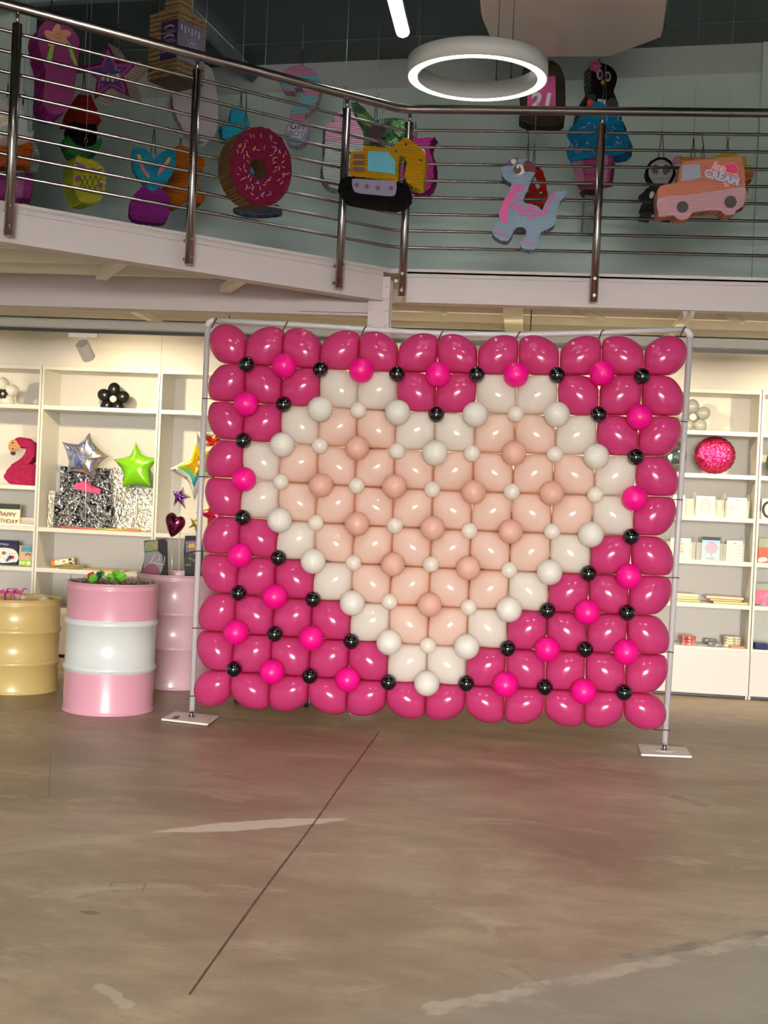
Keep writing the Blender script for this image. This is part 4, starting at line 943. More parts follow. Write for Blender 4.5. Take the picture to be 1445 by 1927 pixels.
# tall white piece with a brown top
o_ = ZC([(332,1425),(455,1428),(440,1600),(425,1815),(302,1802),(318,1600)])
P = Pin('pillar_pinata', 'narrow grey white piñata with a brown top under the cupcake', o_, 10.0, 6, .12, crepe('pillar_white', '#b9c3c4', .3), None, .5, GP)
bm = BM(); prism(bm, [P.pt(x, y, .01) for x, y in smooth_closed(ZC([(306,1355),(455,1340),(468,1400),(430,1428),(350,1425),(312,1395)]), 3)], -P.n*.14); add('top', bm, c_br, P.t)['label'] = 'brown top'; P.cord(1112, 352, None, 5, False, 20)
# skull-faced doll
o_ = ell(1200+255/5.898, 270+312/5.898, 28, 27, 30)
P = Pin('skull_pinata', 'black doll piñata with a round white skull face behind the pink truck', o_, 9.2, 0, .12, c_bk, c_bk, .8, GP)
P.decal('face', smooth_closed(ZT_([(120,330),(150,230),(255,178),(355,225),(390,320),(350,410),(310,455),(225,465),(165,420)]), 3), crepe('skull_white', '#cfd4d2', .25), .012)
P.decals('eye', [ZT_(smooth_closed([(160,300),(170,250),(205,232),(228,262),(225,310),(205,345),(195,318),(180,345)], 2)), ZT_(smooth_closed([(280,310),(285,255),(318,232),(352,262),(355,300),(335,320),(322,345),(300,345)], 2))], mat('skull_purple', '#3c2440', .6), .018)
bm = BM(); prism(bm, [P.pt(x, y) for x, y in ragged(ZT_([(150,468),(240,455),(330,470),(400,520),(420,640),(400,740),(330,760),(240,745),(60,745),(18,735),(80,600),(18,582),(88,510)]), 1)], -P.n*.11); add('suit', bm, mat('suit_black', '#0d0e10', .6, bump=.6, bscale=30, spec=.15), P.t)
bm = BM()
for q in ([(40,760),(170,755),(130,850),(5,832)], [(250,765),(365,770),(370,850),(250,840)]): prism(bm, [P.pt(x, y, .01) for x, y in ZT_(q)], -P.n*.09)
add('leg', bm, mat('leg_grey', '#2b2d30', .6, spec=.15), P.t); P.decal('heart', ZT_(ell(155, 568, 24, 40, 14, .3)), p_white, .012); P.cord(1245, 300, None, 7, False, 58)
# ice cream truck outside the railing
pp = atY(1322, 350, YM-.24)
o_ = smooth_closed(ZT_([(216,545),(262,468),(350,448),(438,430),(452,340),(482,242),(540,197),(720,176),(900,165),(1080,142),(1142,165),(1176,225),(1190,420),(1195,600),(1170,692),(1092,742),(1070,785),(980,796),(925,755),(860,742),(720,752),(605,772),(560,832),(480,850),(422,828),(380,798),(240,820),(226,770)]), 2)
P = Pin('truck_pinata', 'salmon and pink ice cream truck piñata outside the railing', o_, pp, 4, .13, crepe('truck_salmon', '#bd7462', .18, strength=.4), crepe('truck_side', '#c98a72', .3), .5, GP)
P.decal('lower_panel', ZT_(smooth_closed([(220,610),(500,575),(860,530),(1188,485),(1190,600),(1166,690),(1088,738),(1066,780),(980,790),(928,750),(860,737),(720,747),(602,766),(556,826),(480,844),(425,822),(382,793),(243,814),(230,770)], 2)), crepe('truck_pink', '#c297a4', .18, strength=.4), .006, 'pale pink lower half')
P.decal('window', ZT_([(498,242),(690,226),(704,386),(482,418)]), mat('truck_window', '#8b8ea8', .4), .008)
P.decals('wheel', [ZT_(ell(498, 702, 64, 64, 24)), ZT_(ell(1032, 647, 66, 67, 24))], mat('wheel_dark', '#33202a', .6), .016)
P.decal('badge_outline', ZT_(smooth_closed([(740,330),(790,295),(840,250),(880,215),(915,250),(960,240),(1040,210),(1110,260),(1108,330),(1130,390),(1110,480),(1040,455),(975,490),(940,430),(860,410),(760,385)], 2)), mat('badge_pink', '#dc8f90', .6), .007)
P.decal('scoop', ZT_(smooth_closed([(955,268),(990,232),(1040,222),(1090,245),(1108,300),(1095,325),(1030,320),(985,300)], 2)), mat('scoop_pink', '#d0286a', .45), .014)
q = P.pt(*ZT_([(893, 262)])[0], .016); text('lettering', 'Ice', .078, facing(q, P.n, tilt=radians(-16)), mat('pale_pink_card', '#efb6c0', .5), P.t, .25, bold=.002)
q = P.pt(*ZT_([(932, 378)])[0], .013); text('lettering_outline', 'CREAM', .069, facing(q, P.n, tilt=radians(-14)), mat('mauve_card', '#9a4f78', .5), P.t, bold=.007)
q = P.pt(*ZT_([(932, 378)])[0], .018); text('lettering', 'CREAM', .069, facing(q, P.n, tilt=radians(-14)), mat('ice_blue_card', '#b9c3dc', .5), P.t, bold=.003)
P.cord(1326, 298, Vector((P.pt(1326, 262).x, YM-.064, 3.915)), 4, False, 32)
# cone and burger behind the truck
o_ = ZT_([(470,150),(840,158),(700,200),(560,235),(480,240)])
P = Pin('cone_pinata', 'orange ice cream cone piñata lying behind the pink truck roof', o_, 8.9, 0, .1, crepe('cone_orange', '#c07a45'), None, .3, GP)
bm = BM(); ball(bm, P.pt(*ZT_([(448, 208)])[0], -.04), 11*8.9/F*1.0, (1, .6, 1.15)); add('scoop', bm, crepe('scoop_lilac', '#c398ae', .2), P.t); P.cord(1305, 300, None, 5, False, 45)
o_ = smooth_closed(ZT_([(840,175),(880,132),(960,102),(1060,100),(1130,135),(1205,155),(1212,240),(1260,245),(1288,300),(1270,395),(1225,400),(1225,560),(1222,650),(1160,710),(1080,700),(1000,500),(880,300)]), 3)
P = Pin('burger_pinata', 'yellow and brown burger piñata behind the pink truck', o_, 9.0, 0, .13, zramp('burger_bands', [(0, '#b9b59a'), (.28, '#7d4527'), (.5, '#b86a3d'), (.66, '#b5b23a')]), crepe('bun_crepe', '#a35a32'), .8, GP); P.cord(1371, 288, None, 3, True, 34)
# mermaid tail
o_ = smooth_closed(Z1([(985,1262),(1080,1268),(1148,1340),(1148,1470),(1105,1515),(1000,1505),(900,1488),(880,1420),(895,1350),(940,1290)]), 3)
P = Pin('mermaid_tail_pinata', 'plum mermaid tail piñata with a teal fin', o_, 8.9, 22, .13, c_pu, crepe('plum_side', '#7a2172'), .7, GP)
bm = BM(); fin = smooth_closed(Z1([(902,1012),(990,1010),(1045,1082),(1100,1030),(1182,1020),(1196,1120),(1168,1190),(1110,1240),(1060,1292),(1020,1292),(960,1230),(906,1150)]), 2); prism(bm, [P.pt(x, y, .005) for x, y in ragged(fin, .6)], -P.n*.08); add('fin', bm, c_tq, P.t)['label'] = 'teal tail fin'
P.decals('fin_stripe', [Z1([(930,1050),(955,1050),(985,1150),(1020,1200),(1005,1210),(960,1150)]), Z1([(1150,1060),(1165,1080),(1120,1150),(1070,1200),(1080,1150),(1130,1090)])], mat('fin_gold', '#b8923c', .4), .010); P.decals('fin_stripe', [Z1([(940,1080),(960,1090),(1000,1180),(990,1195)]), Z1([(1130,1100),(1140,1115),(1080,1190),(1075,1170)])], p_pink, .013); P.cord(290, 280, None, 5, False, 42)
# orange bear
o_ = smooth_closed(Z1([(1180,1015),(1225,990),(1290,1010),(1308,1080),(1345,1065),(1392,1085),(1384,1150),(1345,1220),(1362,1290),(1392,1330),(1370,1388),(1295,1350),(1205,1410),(1150,1400),(1118,1270),(1180,1180)]), 3)
P = Pin('bear_pinata', 'orange gummy bear piñata beside the mermaid tail', o_, 9.5, 28, .15, c_or, crepe('orange_side', '#c9743a'), .7, GP); P.cord(343, 276, None, 3, False, 30)
# yellow piece with bows and lattice
o_ = smooth_closed(ZY([(270,1000),(290,830),(345,700),(430,720),(560,760),(700,830),(800,900),(862,1050),(850,1250),(800,1450),(700,1555),(560,1582),(400,1530),(300,1350),(265,1180)]), 3)
P = Pin('yellow_pinata', 'yellow rounded piñata with purple bows and a dark lattice', o_, 8.1, 40, .2, crepe('lemon_crepe', '#c6bf35', .3), crepe('lime_crepe', '#c3cf3a', .45), .8, GP)
P.decals('bow', [ZY([(330,810),(480,880),(530,960),(450,1000),(350,940)]), ZY([(590,910),(690,950),(790,930),(770,1040),(660,1030)])], mat('bow_purple', '#8a3f84', .35), .012); P.decals('dot', [ZY(ell(358, 1118, 48, 54, 14)), ZY(ell(770, 1240, 38, 52, 14))], mat('dot_purple', '#7c2a80', .5), .010)
bm = BM()
for x in (380, 470, 570, 670):
    tube(bm, [P.pt(*ZY([(x, 1060)])[0], .003), P.pt(*ZY([(x+120, 1360)])[0], .003)], .003, 4); tube(bm, [P.pt(*ZY([(x+110, 1070)])[0], .003), P.pt(*ZY([(x-20, 1330)])[0], .003)], .003, 4)
add('lattice', bm, mat('lattice_brown', '#4a3420', .7), P.t); P.cord(170, 300, None, 4, True, 40)
# red, black and green piece above it
bx = lambda p: zt(p, 0, 0, 3.6125)
o_ = smooth_closed(bx([(465,840),(520,800),(600,810),(650,850),(660,930),(640,990),(580,1010),(510,985),(470,930)]), 3)
P = Pin('ruffled_pinata', 'black piñata with a red ruffle above and a green base', o_, 8.6, 30, .15, c_bk, c_bk, .8, GP)
bm = BM(); prism(bm, [P.pt(x, y, .02) for x, y in ragged(bx([(432,832),(480,720),(530,640),(620,650),(660,740),(690,830),(600,845),(520,825)]), 1.2)], -P.n*.19); add('ruffle', bm, c_rd, P.t)['label'] = 'red ruffle'
bm = BM(); prism(bm, [P.pt(x, y, .01) for x, y in ragged(bx([(430,948),(462,925),(520,985),(580,1005),(640,985),(690,930),(700,960),(660,1040),(580,1060),(475,1052)]), .8)], -P.n*.17); add('base', bm, c_gr, P.t)['label'] = 'green base'; P.cord(160, 182, None, 5, False, 60)
# wrapped orange piece and pink cupcake near the picture's edge
o_ = smooth_closed(ZL_([(-140,1250),(-120,1000),(0,950),(300,930),(470,930),(545,990),(572,1130),(548,1290),(480,1345),(150,1350),(-100,1340)]), 3)
P = Pin('white_top_cupcake_pinata', 'white topped cupcake piñata in a magenta striped case', o_, 7.75, 22, .2, crepe('frost_white', '#c9d3d0', .25), crepe('frost_side', '#aab3ae', .35), .8, GP)
bm = BM(); prism(bm, [P.pt(x, y, -.015) for x, y in ragged(ZL_([(-150,1352),(200,1345),(482,1348),(470,1560),(430,1722),(100,1712),(-110,1700)]), .6)], -P.n*.17); add('case', bm, crepe('case_magenta', '#a23a86', .25), P.t); P.decals('stripe', [ZL_([(240,1350),(355,1350),(330,1715),(225,1712)])], crepe('case_mauve', '#b06a9a', .2), -.008); P.cord(40, 268, None, 5, True, 100)
o_ = smooth_closed(ZL_([(-130,900),(-60,840),(20,855),(140,790),(240,795),(320,800),(345,880),(470,922),(440,1080),(440,1215),(382,1286),(330,1245),(220,1245),(0,1255),(-120,1230)]), 3)
P2 = Pin('orange_pinata', 'burnt orange piñata in a clear bag with a printed card', o_, 7.4, 22, .13, crepe('burnt_orange', '#b4521c', .4), None, .8, GP)
bm = BM(); prism(bm, [P2.pt(x, y, -.03) for x, y in ZL_([(-60,420),(110,400),(118,660),(-60,680)])], -P2.n*.01); cd_ = add('card', bm, p_white, P2.t); cd_['label'] = 'white card with printed letters'
q = P2.pt(*ZL_([(38, 452)])[0], -.026); text('lettering', 'kin', .075, facing(q, P2.n), mat('print_red', '#a31f35', .5), P2.t, bold=.002); q = P2.pt(*ZL_([(42, 598)])[0], -.026); text('lettering', 'OO', .10, facing(q, P2.n), mat('print_yellow', '#d1a52a', .5), P2.t, bold=.002)
bm = BM(); prism(bm, [P2.pt(x, y, .03) for x, y in smooth_closed(ZL_([(-150,900),(-100,420),(60,250),(280,300),(380,480),(400,740),(490,740),(480,800),(400,900),(200,960),(-50,960)]), 3)], -P2.n*.19); add('clear_bag', bm, m_film, P2.t)
P2.cord(11, 250, None, 4, False, 100)

# ------------------------------------------------------------------ drums
def px_scale(p): return F/((p-CAM).dot(RM @ Vector((0, 0, -1))))
def drum(name, label, base, top, cols, hoops=(.345, .69), R=.288):
    b = atZ(*base, 0); b = Vector((b.x, b.y, 0)); h = atY(*top, b.y).z
    t = thing(name, label, 'drum', b, 'painted steel drums used as display stands')
    zs = [h*q for q in hoops]
    def hoop(z): return [(R, z-.022), (R+.007, z-.016), (R+.012, z-.004), (R+.012, z+.004), (R+.007, z+.016), (R, z+.022)]
    lo = [(0, .012), (R-.012, .012), (R-.004, 0), (R+.006, 0), (R+.008, .008), (R+.002, .016), (R, .024)]
    hi = [(R, h-.055), (R+.005, h-.046), (R+.005, h-.036), (R, h-.026), (R, h-.012), (R+.007, h-.008), (R+.008, h-.002), (R+.004, h), (R-.003, h-.004), (R-.006, h-.02), (R-.006, .14), (0, .14)]
    ml, mm, mu = cols
    if ml is mm:
        bm = BM(); lathe(bm, lo+hoop(zs[0])+hoop(zs[1])+hi, 64, b); add('body', bm, ml, t)
    else:
        bm = BM(); lathe(bm, lo+[(R, zs[0]-.024)], 64, b); add('lower_body', bm, ml, t)['label'] = 'pink lower third'
        bm = BM(); lathe(bm, [(R, zs[0]-.024)]+hoop(zs[0])+hoop(zs[1])+[(R, zs[1]+.024)], 64, b); add('band', bm, mm, t)['label'] = 'white middle band between two ribs'
        bm = BM(); lathe(bm, [(R, zs[1]+.024)]+hi, 64, b); add('upper_body', bm, mu, t)['label'] = 'pink upper third'
    bm = BM(); lathe(bm, [(R-.012, h-.13), (0, h-.13), (0, h-.14), (R-.012, h-.14)], 48, b); add('inner_board', bm, mat('inner_board', (.35, .30, .24), .8), t)
    return b, h
d_pink = mat('pink_drum_paint', '#d99bae', .32, coat=.25); d_whi = mat('white_drum_paint', '#d4d8d8', .3, coat=.25); d_yel = mat('yellow_drum_paint', '#cdb374', .34, coat=.25); d_pale = mat('pale_pink_drum_paint', '#d2adba', .34, coat=.25)
db, dh = drum('steel_drum', 'pink steel drum with a white middle band, standing in front of two others', (203, 1334), (217, 1094), (d_pink, d_whi, d_pink))
yb_, yh_ = drum('steel_drum', 'pale yellow steel drum at the picture edge', (28, 1296), (36, 1123), (d_yel, d_yel, d_yel), (.32, .66))
rb, rh = drum('steel_drum', 'plain pale pink steel drum behind the white banded one', (323, 1288), (326, 1078), (d_pale, d_pale, d_pale), (.36, .66))

# greenery on the banded drum
g_fir = mat('fir_green', '#4a5f2c', .7, noise=.3, nscale=40); bm = BM()
for k in range(420):
    a = random.uniform(0, 2*pi); r = .285*sqrt(random.uniform(.15, .93)); z = dh-.03+random.uniform(-.02, .025)
    p = Vector((db.x+r*cos(a), db.y+r*sin(a), z)); q = p+Vector((random.uniform(-.04, .04), random.uniform(-.04, .04), random.uniform(.0, .05)))
    if (Vector((q.x-db.x, q.y-db.y, 0))).length > .277: continue
    d = (q-p).normalized(); s_ = d.cross(Vector((random.uniform(-1, 1), random.uniform(-1, 1), .4))).normalized()*.004
    bm.faces.new([bm.verts.new(p-s_), bm.verts.new(p+s_), bm.verts.new(q)])
for k in range(60):     # the branches the needles sit on, resting on the board inside
    a = random.uniform(0, 2*pi); r = random.uniform(.05, .26); a2 = a+random.uniform(.3, .9); r2 = random.uniform(.05, .26)
    tube(bm, [(db.x+r*cos(a), db.y+r*sin(a), dh-.125), (db.x+r2*cos(a2), db.y+r2*sin(a2), dh-.045)], .004, 4)
o = add('fir_foliage', bm, g_fir, None, loc=(db.x, db.y, dh-.12)); tag(o, 'dark green artificial fir sprigs filling the top of the banded drum', 'foliage', kind='stuff')
g_clo = mat('clover_green', '#5fae2c', .45)
def clover(px, py, s, lab, dy):
    p = atY(px, py, db.y+dy); t = thing('clover_sprig', lab, 'artificial leaf', Vector((p.x, p.y, dh-.12)), 'bright green clover sprigs on the banded drum')
    bm = BM(); tube(bm, [(p.x, p.y, dh-.125), (p.x+.005, p.y, p.z)], .0025, 5); add('stem', bm, g_clo, t)
    n = Vector((random.uniform(-.3, .3), -1, .55)).normalized(); M = facing(p, n)
    for k in range(4):
        a = k*pi/2+random.uniform(-.2, .2); c = Vector((cos(a), sin(a), 0))*s*.55; bm = BM()
        hp = [(0, 0), (.35, .45), (.8, .55), (1.0, .25), (.85, 0), (1.0, -.25), (.8, -.55), (.35, -.45)]
        pts = [M @ Vector(((x*cos(a)-y*sin(a))*s, (x*sin(a)+y*cos(a))*s, .012*x)) for x, y in hp]; prism(bm, pts, -n*.002); add('leaf', bm, g_clo, t)
for px, py, s, dy, lb in ((177, 1090, .034, -.12, 'clover sprig beside the red berry pick'), (190, 1081, .030, .02, 'clover sprig behind the blue pick'), (207, 1088, .034, -.10, 'clover sprig in the middle of the drum top'), (219, 1082, .036, .0, 'tallest clover sprig, right of centre on the drum top'), (229, 1086, .034, -.08, 'clover sprig nearest the plain drum')):
    clover(px, py, s, 'bright green '+lb.replace(', right of centre', ''), dy)
def pick(px, py, r, col, lab, dy, nm):
    p = atY(px, py, db.y+dy); t = thing(nm, lab, 'ornament', Vector((p.x, p.y, dh-.12)))
    bm = BM(); tube(bm, [(p.x, p.y, dh-.125), (p.x, p.y, p.z)], .0025, 5); add('stem', bm, g_fir, t)
    bm = BM(); ball(bm, p, r, (1, .8, 1.15)); ball(bm, p+Vector((r*.7, 0, r*.9)), r*.55); add('berry', bm, mat('pick_%s' % nm, col, .35), t)
pick(170, 1084, .020, '#b3341c', 'red berry pick standing in the greenery of the banded drum', -.05, 'berry_pick'); pick(185, 1083, .019, '#1f3f6b', 'dark blue pick standing in the greenery of the banded drum', -.02, 'blue_pick'); pick(203, 1091, .012, '#5b3a5c', 'small plum pick low in the greenery of the banded drum', -.16, 'plum_pick')

# things in the yellow drum
def toy_animal(px, py, lab, flip=1):
    p = atY(px, py, yb_.y-.16+.05*((px//14) % 3)); s = .028; t = thing('toy_animal', lab, 'toy', Vector((p.x, p.y, yh_-.13)), 'pink plastic animal toppers in the yellow drum'); m = mat('toy_pink', '#c8448e', .4)
    bm = BM(); tube(bm, [p+Vector((-s*flip, 0, 0)), p+Vector((0, 0, .003)), p+Vector((s*flip, 0, .002)), p+Vector((s*1.7*flip, 0, .028)), p+Vector((s*2.3*flip, 0, .024))], [.008, .011, .010, .006, .005], 8); add('body', bm, m, t)
    for dx in (-.9, -.6, .6, .9):
        bm = BM(); tube(bm, [p+Vector((dx*s*flip, (.006 if dx in (-.9, .6) else -.006), 0)), Vector((p.x+dx*s*flip, p.y+(.006 if dx in (-.9, .6) else -.006), yh_-.127))], .003, 5); add('leg', bm, m, t)
    bm = BM(); tube(bm, [p+Vector((-s*flip, 0, 0)), p+Vector((-s*1.5*flip, 0, .025))], .003, 5); add('tail', bm, m, t)
for px, py, lb, fl in ((3, 1114, 'pink plastic animal topper closest to the picture edge in the yellow drum', 1), (16, 1115, 'pink plastic animal topper with a raised tail, middle one in the yellow drum', 1), (33, 1114, 'pink plastic animal topper nearest the clear ball in the yellow drum', 1)): toy_animal(px, py, lb, fl)
p = atY(83, 1123, yb_.y+.02); bm = BM(); ball(bm, (p.x, p.y, yh_-.128+.055), .055); o = add('clear_ball', bm, mat('pearly_clear', (.85, .83, .78), .1, alpha=.75, coat=.5), None, loc=(p.x, p.y, yh_-.13)); 
for v in o.data.vertices: v.co.z *= 1.25
tag(o, 'clear pearly plastic ball lying in the yellow drum', 'ball')

# ------------------------------------------------------------------ pouches, heart and star balloons near the plain drum
def pouch(label, quad, Y, mats, base_z):
    P = Pin('gift_pouch', label, quad, Y, 6, .03, mats[0], mats[0], 0, 'foil gift pouches standing in the plain pink drum', 'pouch'); return P
Zp = lambda p: zt(p, 0, 980, 3.4405)
dkb = mat('pouch_black', '#101214', .4, spec=.15); 
P = pouch('black gift pouch with a green top and a clear front, beside the heart balloon', Zp([(932,130),(1065,118),(1078,140),(1085,360),(905,360),(935,240)]), rb.y-.13, (dkb,), rh)
P.decal('header', Zp([(936,136),(1022,126),(1022,190),(936,200)]), specks('pouch_header', '#3e6e2a', '#b0722a', 90, .55), .004, 'green and orange header'); P.decal('window', Zp([(936,205),(1020,195),(1050,220),(1055,300),(1040,340),(925,340),(930,260)]), mat('pouch_window', '#7f7d80', .2), .006, 'clear bulging front')
P.stripe('wand', Zp([(945,320),(1005,215),(1030,215),(1035,250),(990,270),(1060,285),(1066,230)]), .004, mat('wand_pink', '#dcb8c0', .4), .012); P.decal('red_content', Zp(smooth_closed([(915,345),(950,290),(990,280),(1030,310),(1025,352)], 3)), mat('content_red', '#7a1c38', .3), .010)
P = pouch('black gift pouch printed in red and blue, close to the stand pole', Zp([(1198,97),(1296,96),(1310,180),(1318,360),(1196,360),(1190,200)]), rb.y-.10, (dkb,), rh)
P.decal('print', Zp([(1202,130),(1292,130),(1292,185),(1202,205)]), specks('pouch_print', '#26345e', '#a3402c', 70, .52), .004); P.decal('yellow_print', Zp([(1222,150),(1262,146),(1260,172),(1222,176)]), mat('print_gold', '#c8a02c', .5), .006); P.decal('window', Zp([(1200,215),(1290,195),(1300,270),(1280,300),(1200,290)]), specks('smoky_content', '#2b2a22', '#77725c', 40, .55, .15), .006, 'smoky clear front')
p = atY(303, 1069, rb.y-.04); bm = BM(); ball(bm, (p.x, p.y, rh-.127+.045), .045); o = add('coral_ball', bm, mat('coral', '#df7060', .4), None, loc=(p.x, p.y, rh-.13)); o.data.transform(Matrix.Diagonal((1, 1, 1.9, 1))); tag(o, 'coral ball standing among the pouches in the plain pink drum', 'ball')
def puff(name, label, outline, cen, Y, th, m, cat='foil balloon', grp=None, inner=(), a=0, sit=None, n_r=7, stem=None, edge=None):
    """foil balloon: two sheets welded along the outline and blown up between"""
    p0 = atY(*cen, Y); n = Vector((sin(radians(a)), -cos(radians(a)), 0)); pt = lambda x, y: atP(x, y, p0, n); sh = Vector((0, 0, 0))
    if sit is not None: sh = Vector((0, 0, sit-min(pt(*q).z for q in outline)))
    t = thing(name, label, cat, p0+sh, grp)
    def sheet(sc, lift, both=True):
        bm = BM(); N = len(outline)
        for sg in ((1, -1) if both else (1,)):
            prev = None
            for k in range(n_r+1):
                f = 1-k/n_r; f = f*sc; hgt = lift+sg*th*.5*(max(0, 1-(f)**2.2))**.55
                if k == n_r:
                    c = bm.verts.new(pt(*cen)+n*hgt+sh)
                    for j in range(N): bm.faces.new((prev[j], prev[(j+1) % N], c)).smooth = True
                    break
                ring = [bm.verts.new(pt(cen[0]+(x-cen[0])*f, cen[1]+(y-cen[1])*f)+n*hgt+sh) for x, y in outline]
                if prev:
                    for j in range(N): bm.faces.new((prev[j], prev[(j+1) % N], ring[(j+1) % N], ring[j])).smooth = True
                prev = ring
        if both: bmesh.ops.remove_doubles(bm, verts=bm.verts, dist=1e-5)
        return bm
    add('skin', sheet(1, 0), m, t)
    for nm, sc, mm in inner: add(nm, sheet(sc, .004*(2-sc), False), mm, t)
    if stem: bm = BM(); tube(bm, [Vector(q) for q in stem(p0+sh, pt)], .0035, 6); add('ribbon', bm, mat('ribbon_silver', (.7, .7, .7), .3, metal=.5), t)
    return t
Zb = lambda p: zt(p, 0, 600, 3.4405)
Zc = lambda p: zt(p, 290, 790, 8.764)
f_holo = foil('holographic_foil', '#d9dee0', .2, 9, .5, [(0, '#c2c6cc'), (.34, '#f2f4f4'), (.45, '#7d8ce0'), (.52, '#d9dde0'), (.6, '#e0b25a'), (.66, '#c9d2d6'), (1, '#f2f4f4')])
f_lime = mat('lime_foil', '#86d61e', .22, metal=.25, coat=.5, bump=.25, bscale=10)
S2 = ZL[2]+TH/2
def lean(z0): return lambda p0, pt: [p0+Vector((0, .02, -.02)), (p0.x+.01, p0.y+.05, z0+.003)]
def dense(pts, m=4, bow=0):
    out = []; c = (sum(p[0] for p in pts)/len(pts), sum(p[1] for p in pts)/len(pts))
    for i in range(len(pts)):
        a, b = pts[i], pts[(i+1) % len(pts)]
        for k in range(m):
            t = k/m; w = 4*t*(1-t)*bow; x, y = a[0]+(b[0]-a[0])*t, a[1]+(b[1]-a[1])*t; out.append((x+(c[0]-x)*w, y+(c[1]-y)*w))
    return out
puff('star_balloon', 'holographic silver star balloon above the silver wing packs', dense(Zb([(580,735),(612,815),(705,890),(645,935),(612,1050),(540,1002),(425,1000),(445,925),(402,797),(505,812)]), 4, .05), Zb([(552,905)])[0], YF+.04, .13, f_holo, stem=lean(S2))
puff('star_balloon', 'lime green star balloon on the shelf beside the divider', dense(Zb([(880,800),(920,880),(1022,905),(965,985),(985,1095),(885,1075),(790,1097),(800,990),(733,910),(840,885)]), 4, .04), Zb([(882,965)])[0], YF+.14, .12, f_lime, stem=lean(S2))
f_conf = specks('confetti_foil', '#e2e2dc', '#4a4a44', 42, .66, .2, .15)
puff('star_balloon', 'large silver star balloon with a rainbow star in it, behind the stand pole', dense(Zc([(708,200),(830,430),(1060,400),(930,660),(1010,930),(830,980),(665,1330),(555,1010),(235,815),(590,620)]), 4, .04), Zc([(740,720)])[0], YF-.45, .16, f_conf, inner=(('outer_star', .66, zramp('rainbow_star', [(0, '#1f3f78'), (.16, '#1f8fae'), (.42, '#6fae2a'), (.62, '#c9b21c'), (1, '#d8c01a')], .2, 'LINEAR', False)), ('inner_star', .40, mat('gold_star', '#d9a514', .2, metal=.5))), stem=lambda p0, pt: [p0+Vector((0, .03, 0)), (p0.x, p0.y+.08, .62), (p0.x, p0.y+.08, .003)])
f_pur = foil('purple_foil', '#7a3fa0', .2, 12, .3); f_gold = foil('gold_foil', '#d2b030', .2, 14, .4); f_silv = foil('silver_foil', '#cfd2d2', .18, 14, .6); f_red = foil('red_foil', '#c9321e', .25, 14, .4)
rib = lambda p0, pt: [p0, (p0.x+.02, p0.y+.03, .6), (p0.x+.02, p0.y+.03, .003)]
puff('star_balloon', 'small purple and silver star balloon above the heart balloon', dense(Zc([(485,1100),(500,1210),(610,1275),(490,1320),(520,1478),(400,1350),(320,1430),(345,1280),(300,1170),(420,1180)]), 3), Zc([(425,1260)])[0], YF-.52, .07, f_silv, inner=(('purple_star', .72, f_pur),), stem=rib)
puff('star_balloon', 'small gold and silver star balloon beside the stand pole', dense(Zc([(590,1610),(660,1660),(765,1580),(755,1700),(800,1790),(735,1770),(697,1880),(670,1760),(560,1790),(630,1720)]), 3), Zc([(697,1710)])[0], YF-.52, .06, f_silv, inner=(('gold_star', .72, f_gold),), stem=rib)
puff('star_balloon', 'red and silver star balloon half hidden by the top of the stand pole', dense(star(404, 832, 34, 15, rot=-pi/2+.3), 3), (404, 832), YF-.30, .07, f_silv, inner=(('red_star', .7, f_red),), stem=rib)
puff('star_balloon', 'red and yellow star balloon showing between the pole and the pink balloons', dense(star(404, 968, 36, 16, rot=-pi/2-.2), 3), (404, 968), YF-.42, .07, f_gold, inner=(('red_star', .74, foil('pinkred_foil', '#d8284e', .25, 14, .4)),), stem=rib)
hz = [(188,1660),(215,1570),(280,1528),(345,1550),(385,1600),(440,1590),(495,1620),(515,1700),(485,1780),(400,1870),(290,1935),(230,1840)]
puff('heart_balloon', 'dark plum heart balloon on a stick in the plain pink drum', smooth_closed(Zc(hz), 3), Zc([(345,1710)])[0], rb.y-.02, .08, foil('plum_foil', '#4a1c38', .15, 16, .5, [(0, '#3a1228'), (.45, '#54203e'), (.55, '#a82a52'), (.62, '#48384e'), (1, '#2c3550')]), stem=lambda p0, pt: [pt(*Zc([(285,1920)])[0])+Vector((0, .004, 0)), (pt(325, 1065).x, p0.y+.01, rh-.128)])

# ------------------------------------------------------------------ balloon flowers on the top shelf
def flower(label, cx, cy, R, r, mp, mc, grp='balloon flowers on the top shelf', rot=-pi/2, cr=7, Y=YF+.13, cluster=False, z0=None):
    p = atY(cx, cy, Y); s = (p-CAM).length/F; t = thing('balloon_flower', label, 'balloon flower', p, grp); z0 = ZL[5]+TH/2+.002
    for k in range(5):
        a = rot+2*pi*k/5; q = atY(cx+R*cos(a), cy+R*sin(a), Y)
        e = Vector((cos(a), 0, -sin(a))); bm = BM(); M3 = Matrix((e, Vector((0, 1, 0)), e.cross(Vector((0, 1, 0))))).transposed()
        ball(bm, q, r*s, (1.14, 1, 1), M3, 20, 12)
        for v in bm.verts: v.co.z = max(v.co.z, z0)
        add('petal', bm, mp, t)
    q = atY(cx, cy, Y-.05)
    if cluster:
        for k in range(6):
            a = 2*pi*k/6; bm = BM(); ball(bm, q+Vector((cr*s*cos(a), 0, cr*s*sin(a))), cr*s*.55, (1, .8, 1), None, 12, 8); add('centre_balloon', bm, mc, t)
    else:
        bm = BM(); ball(bm, q, cr*s); add('centre_balloon', bm, mc, t)
L_w = latex('shelf_white_latex', '#f0ece2', .2, .3); L_g = latex('silver_grey_latex', '#a7aaa4', .1, .25); L_k = latex('shelf_black_latex', '#0b0b0c', 0, .35, None, .1)
flower('white balloon flower with a black centre, above the flamingo piñata', 5, 741, 17.5, 11.5, L_w, L_k, cr=6, cluster=True)
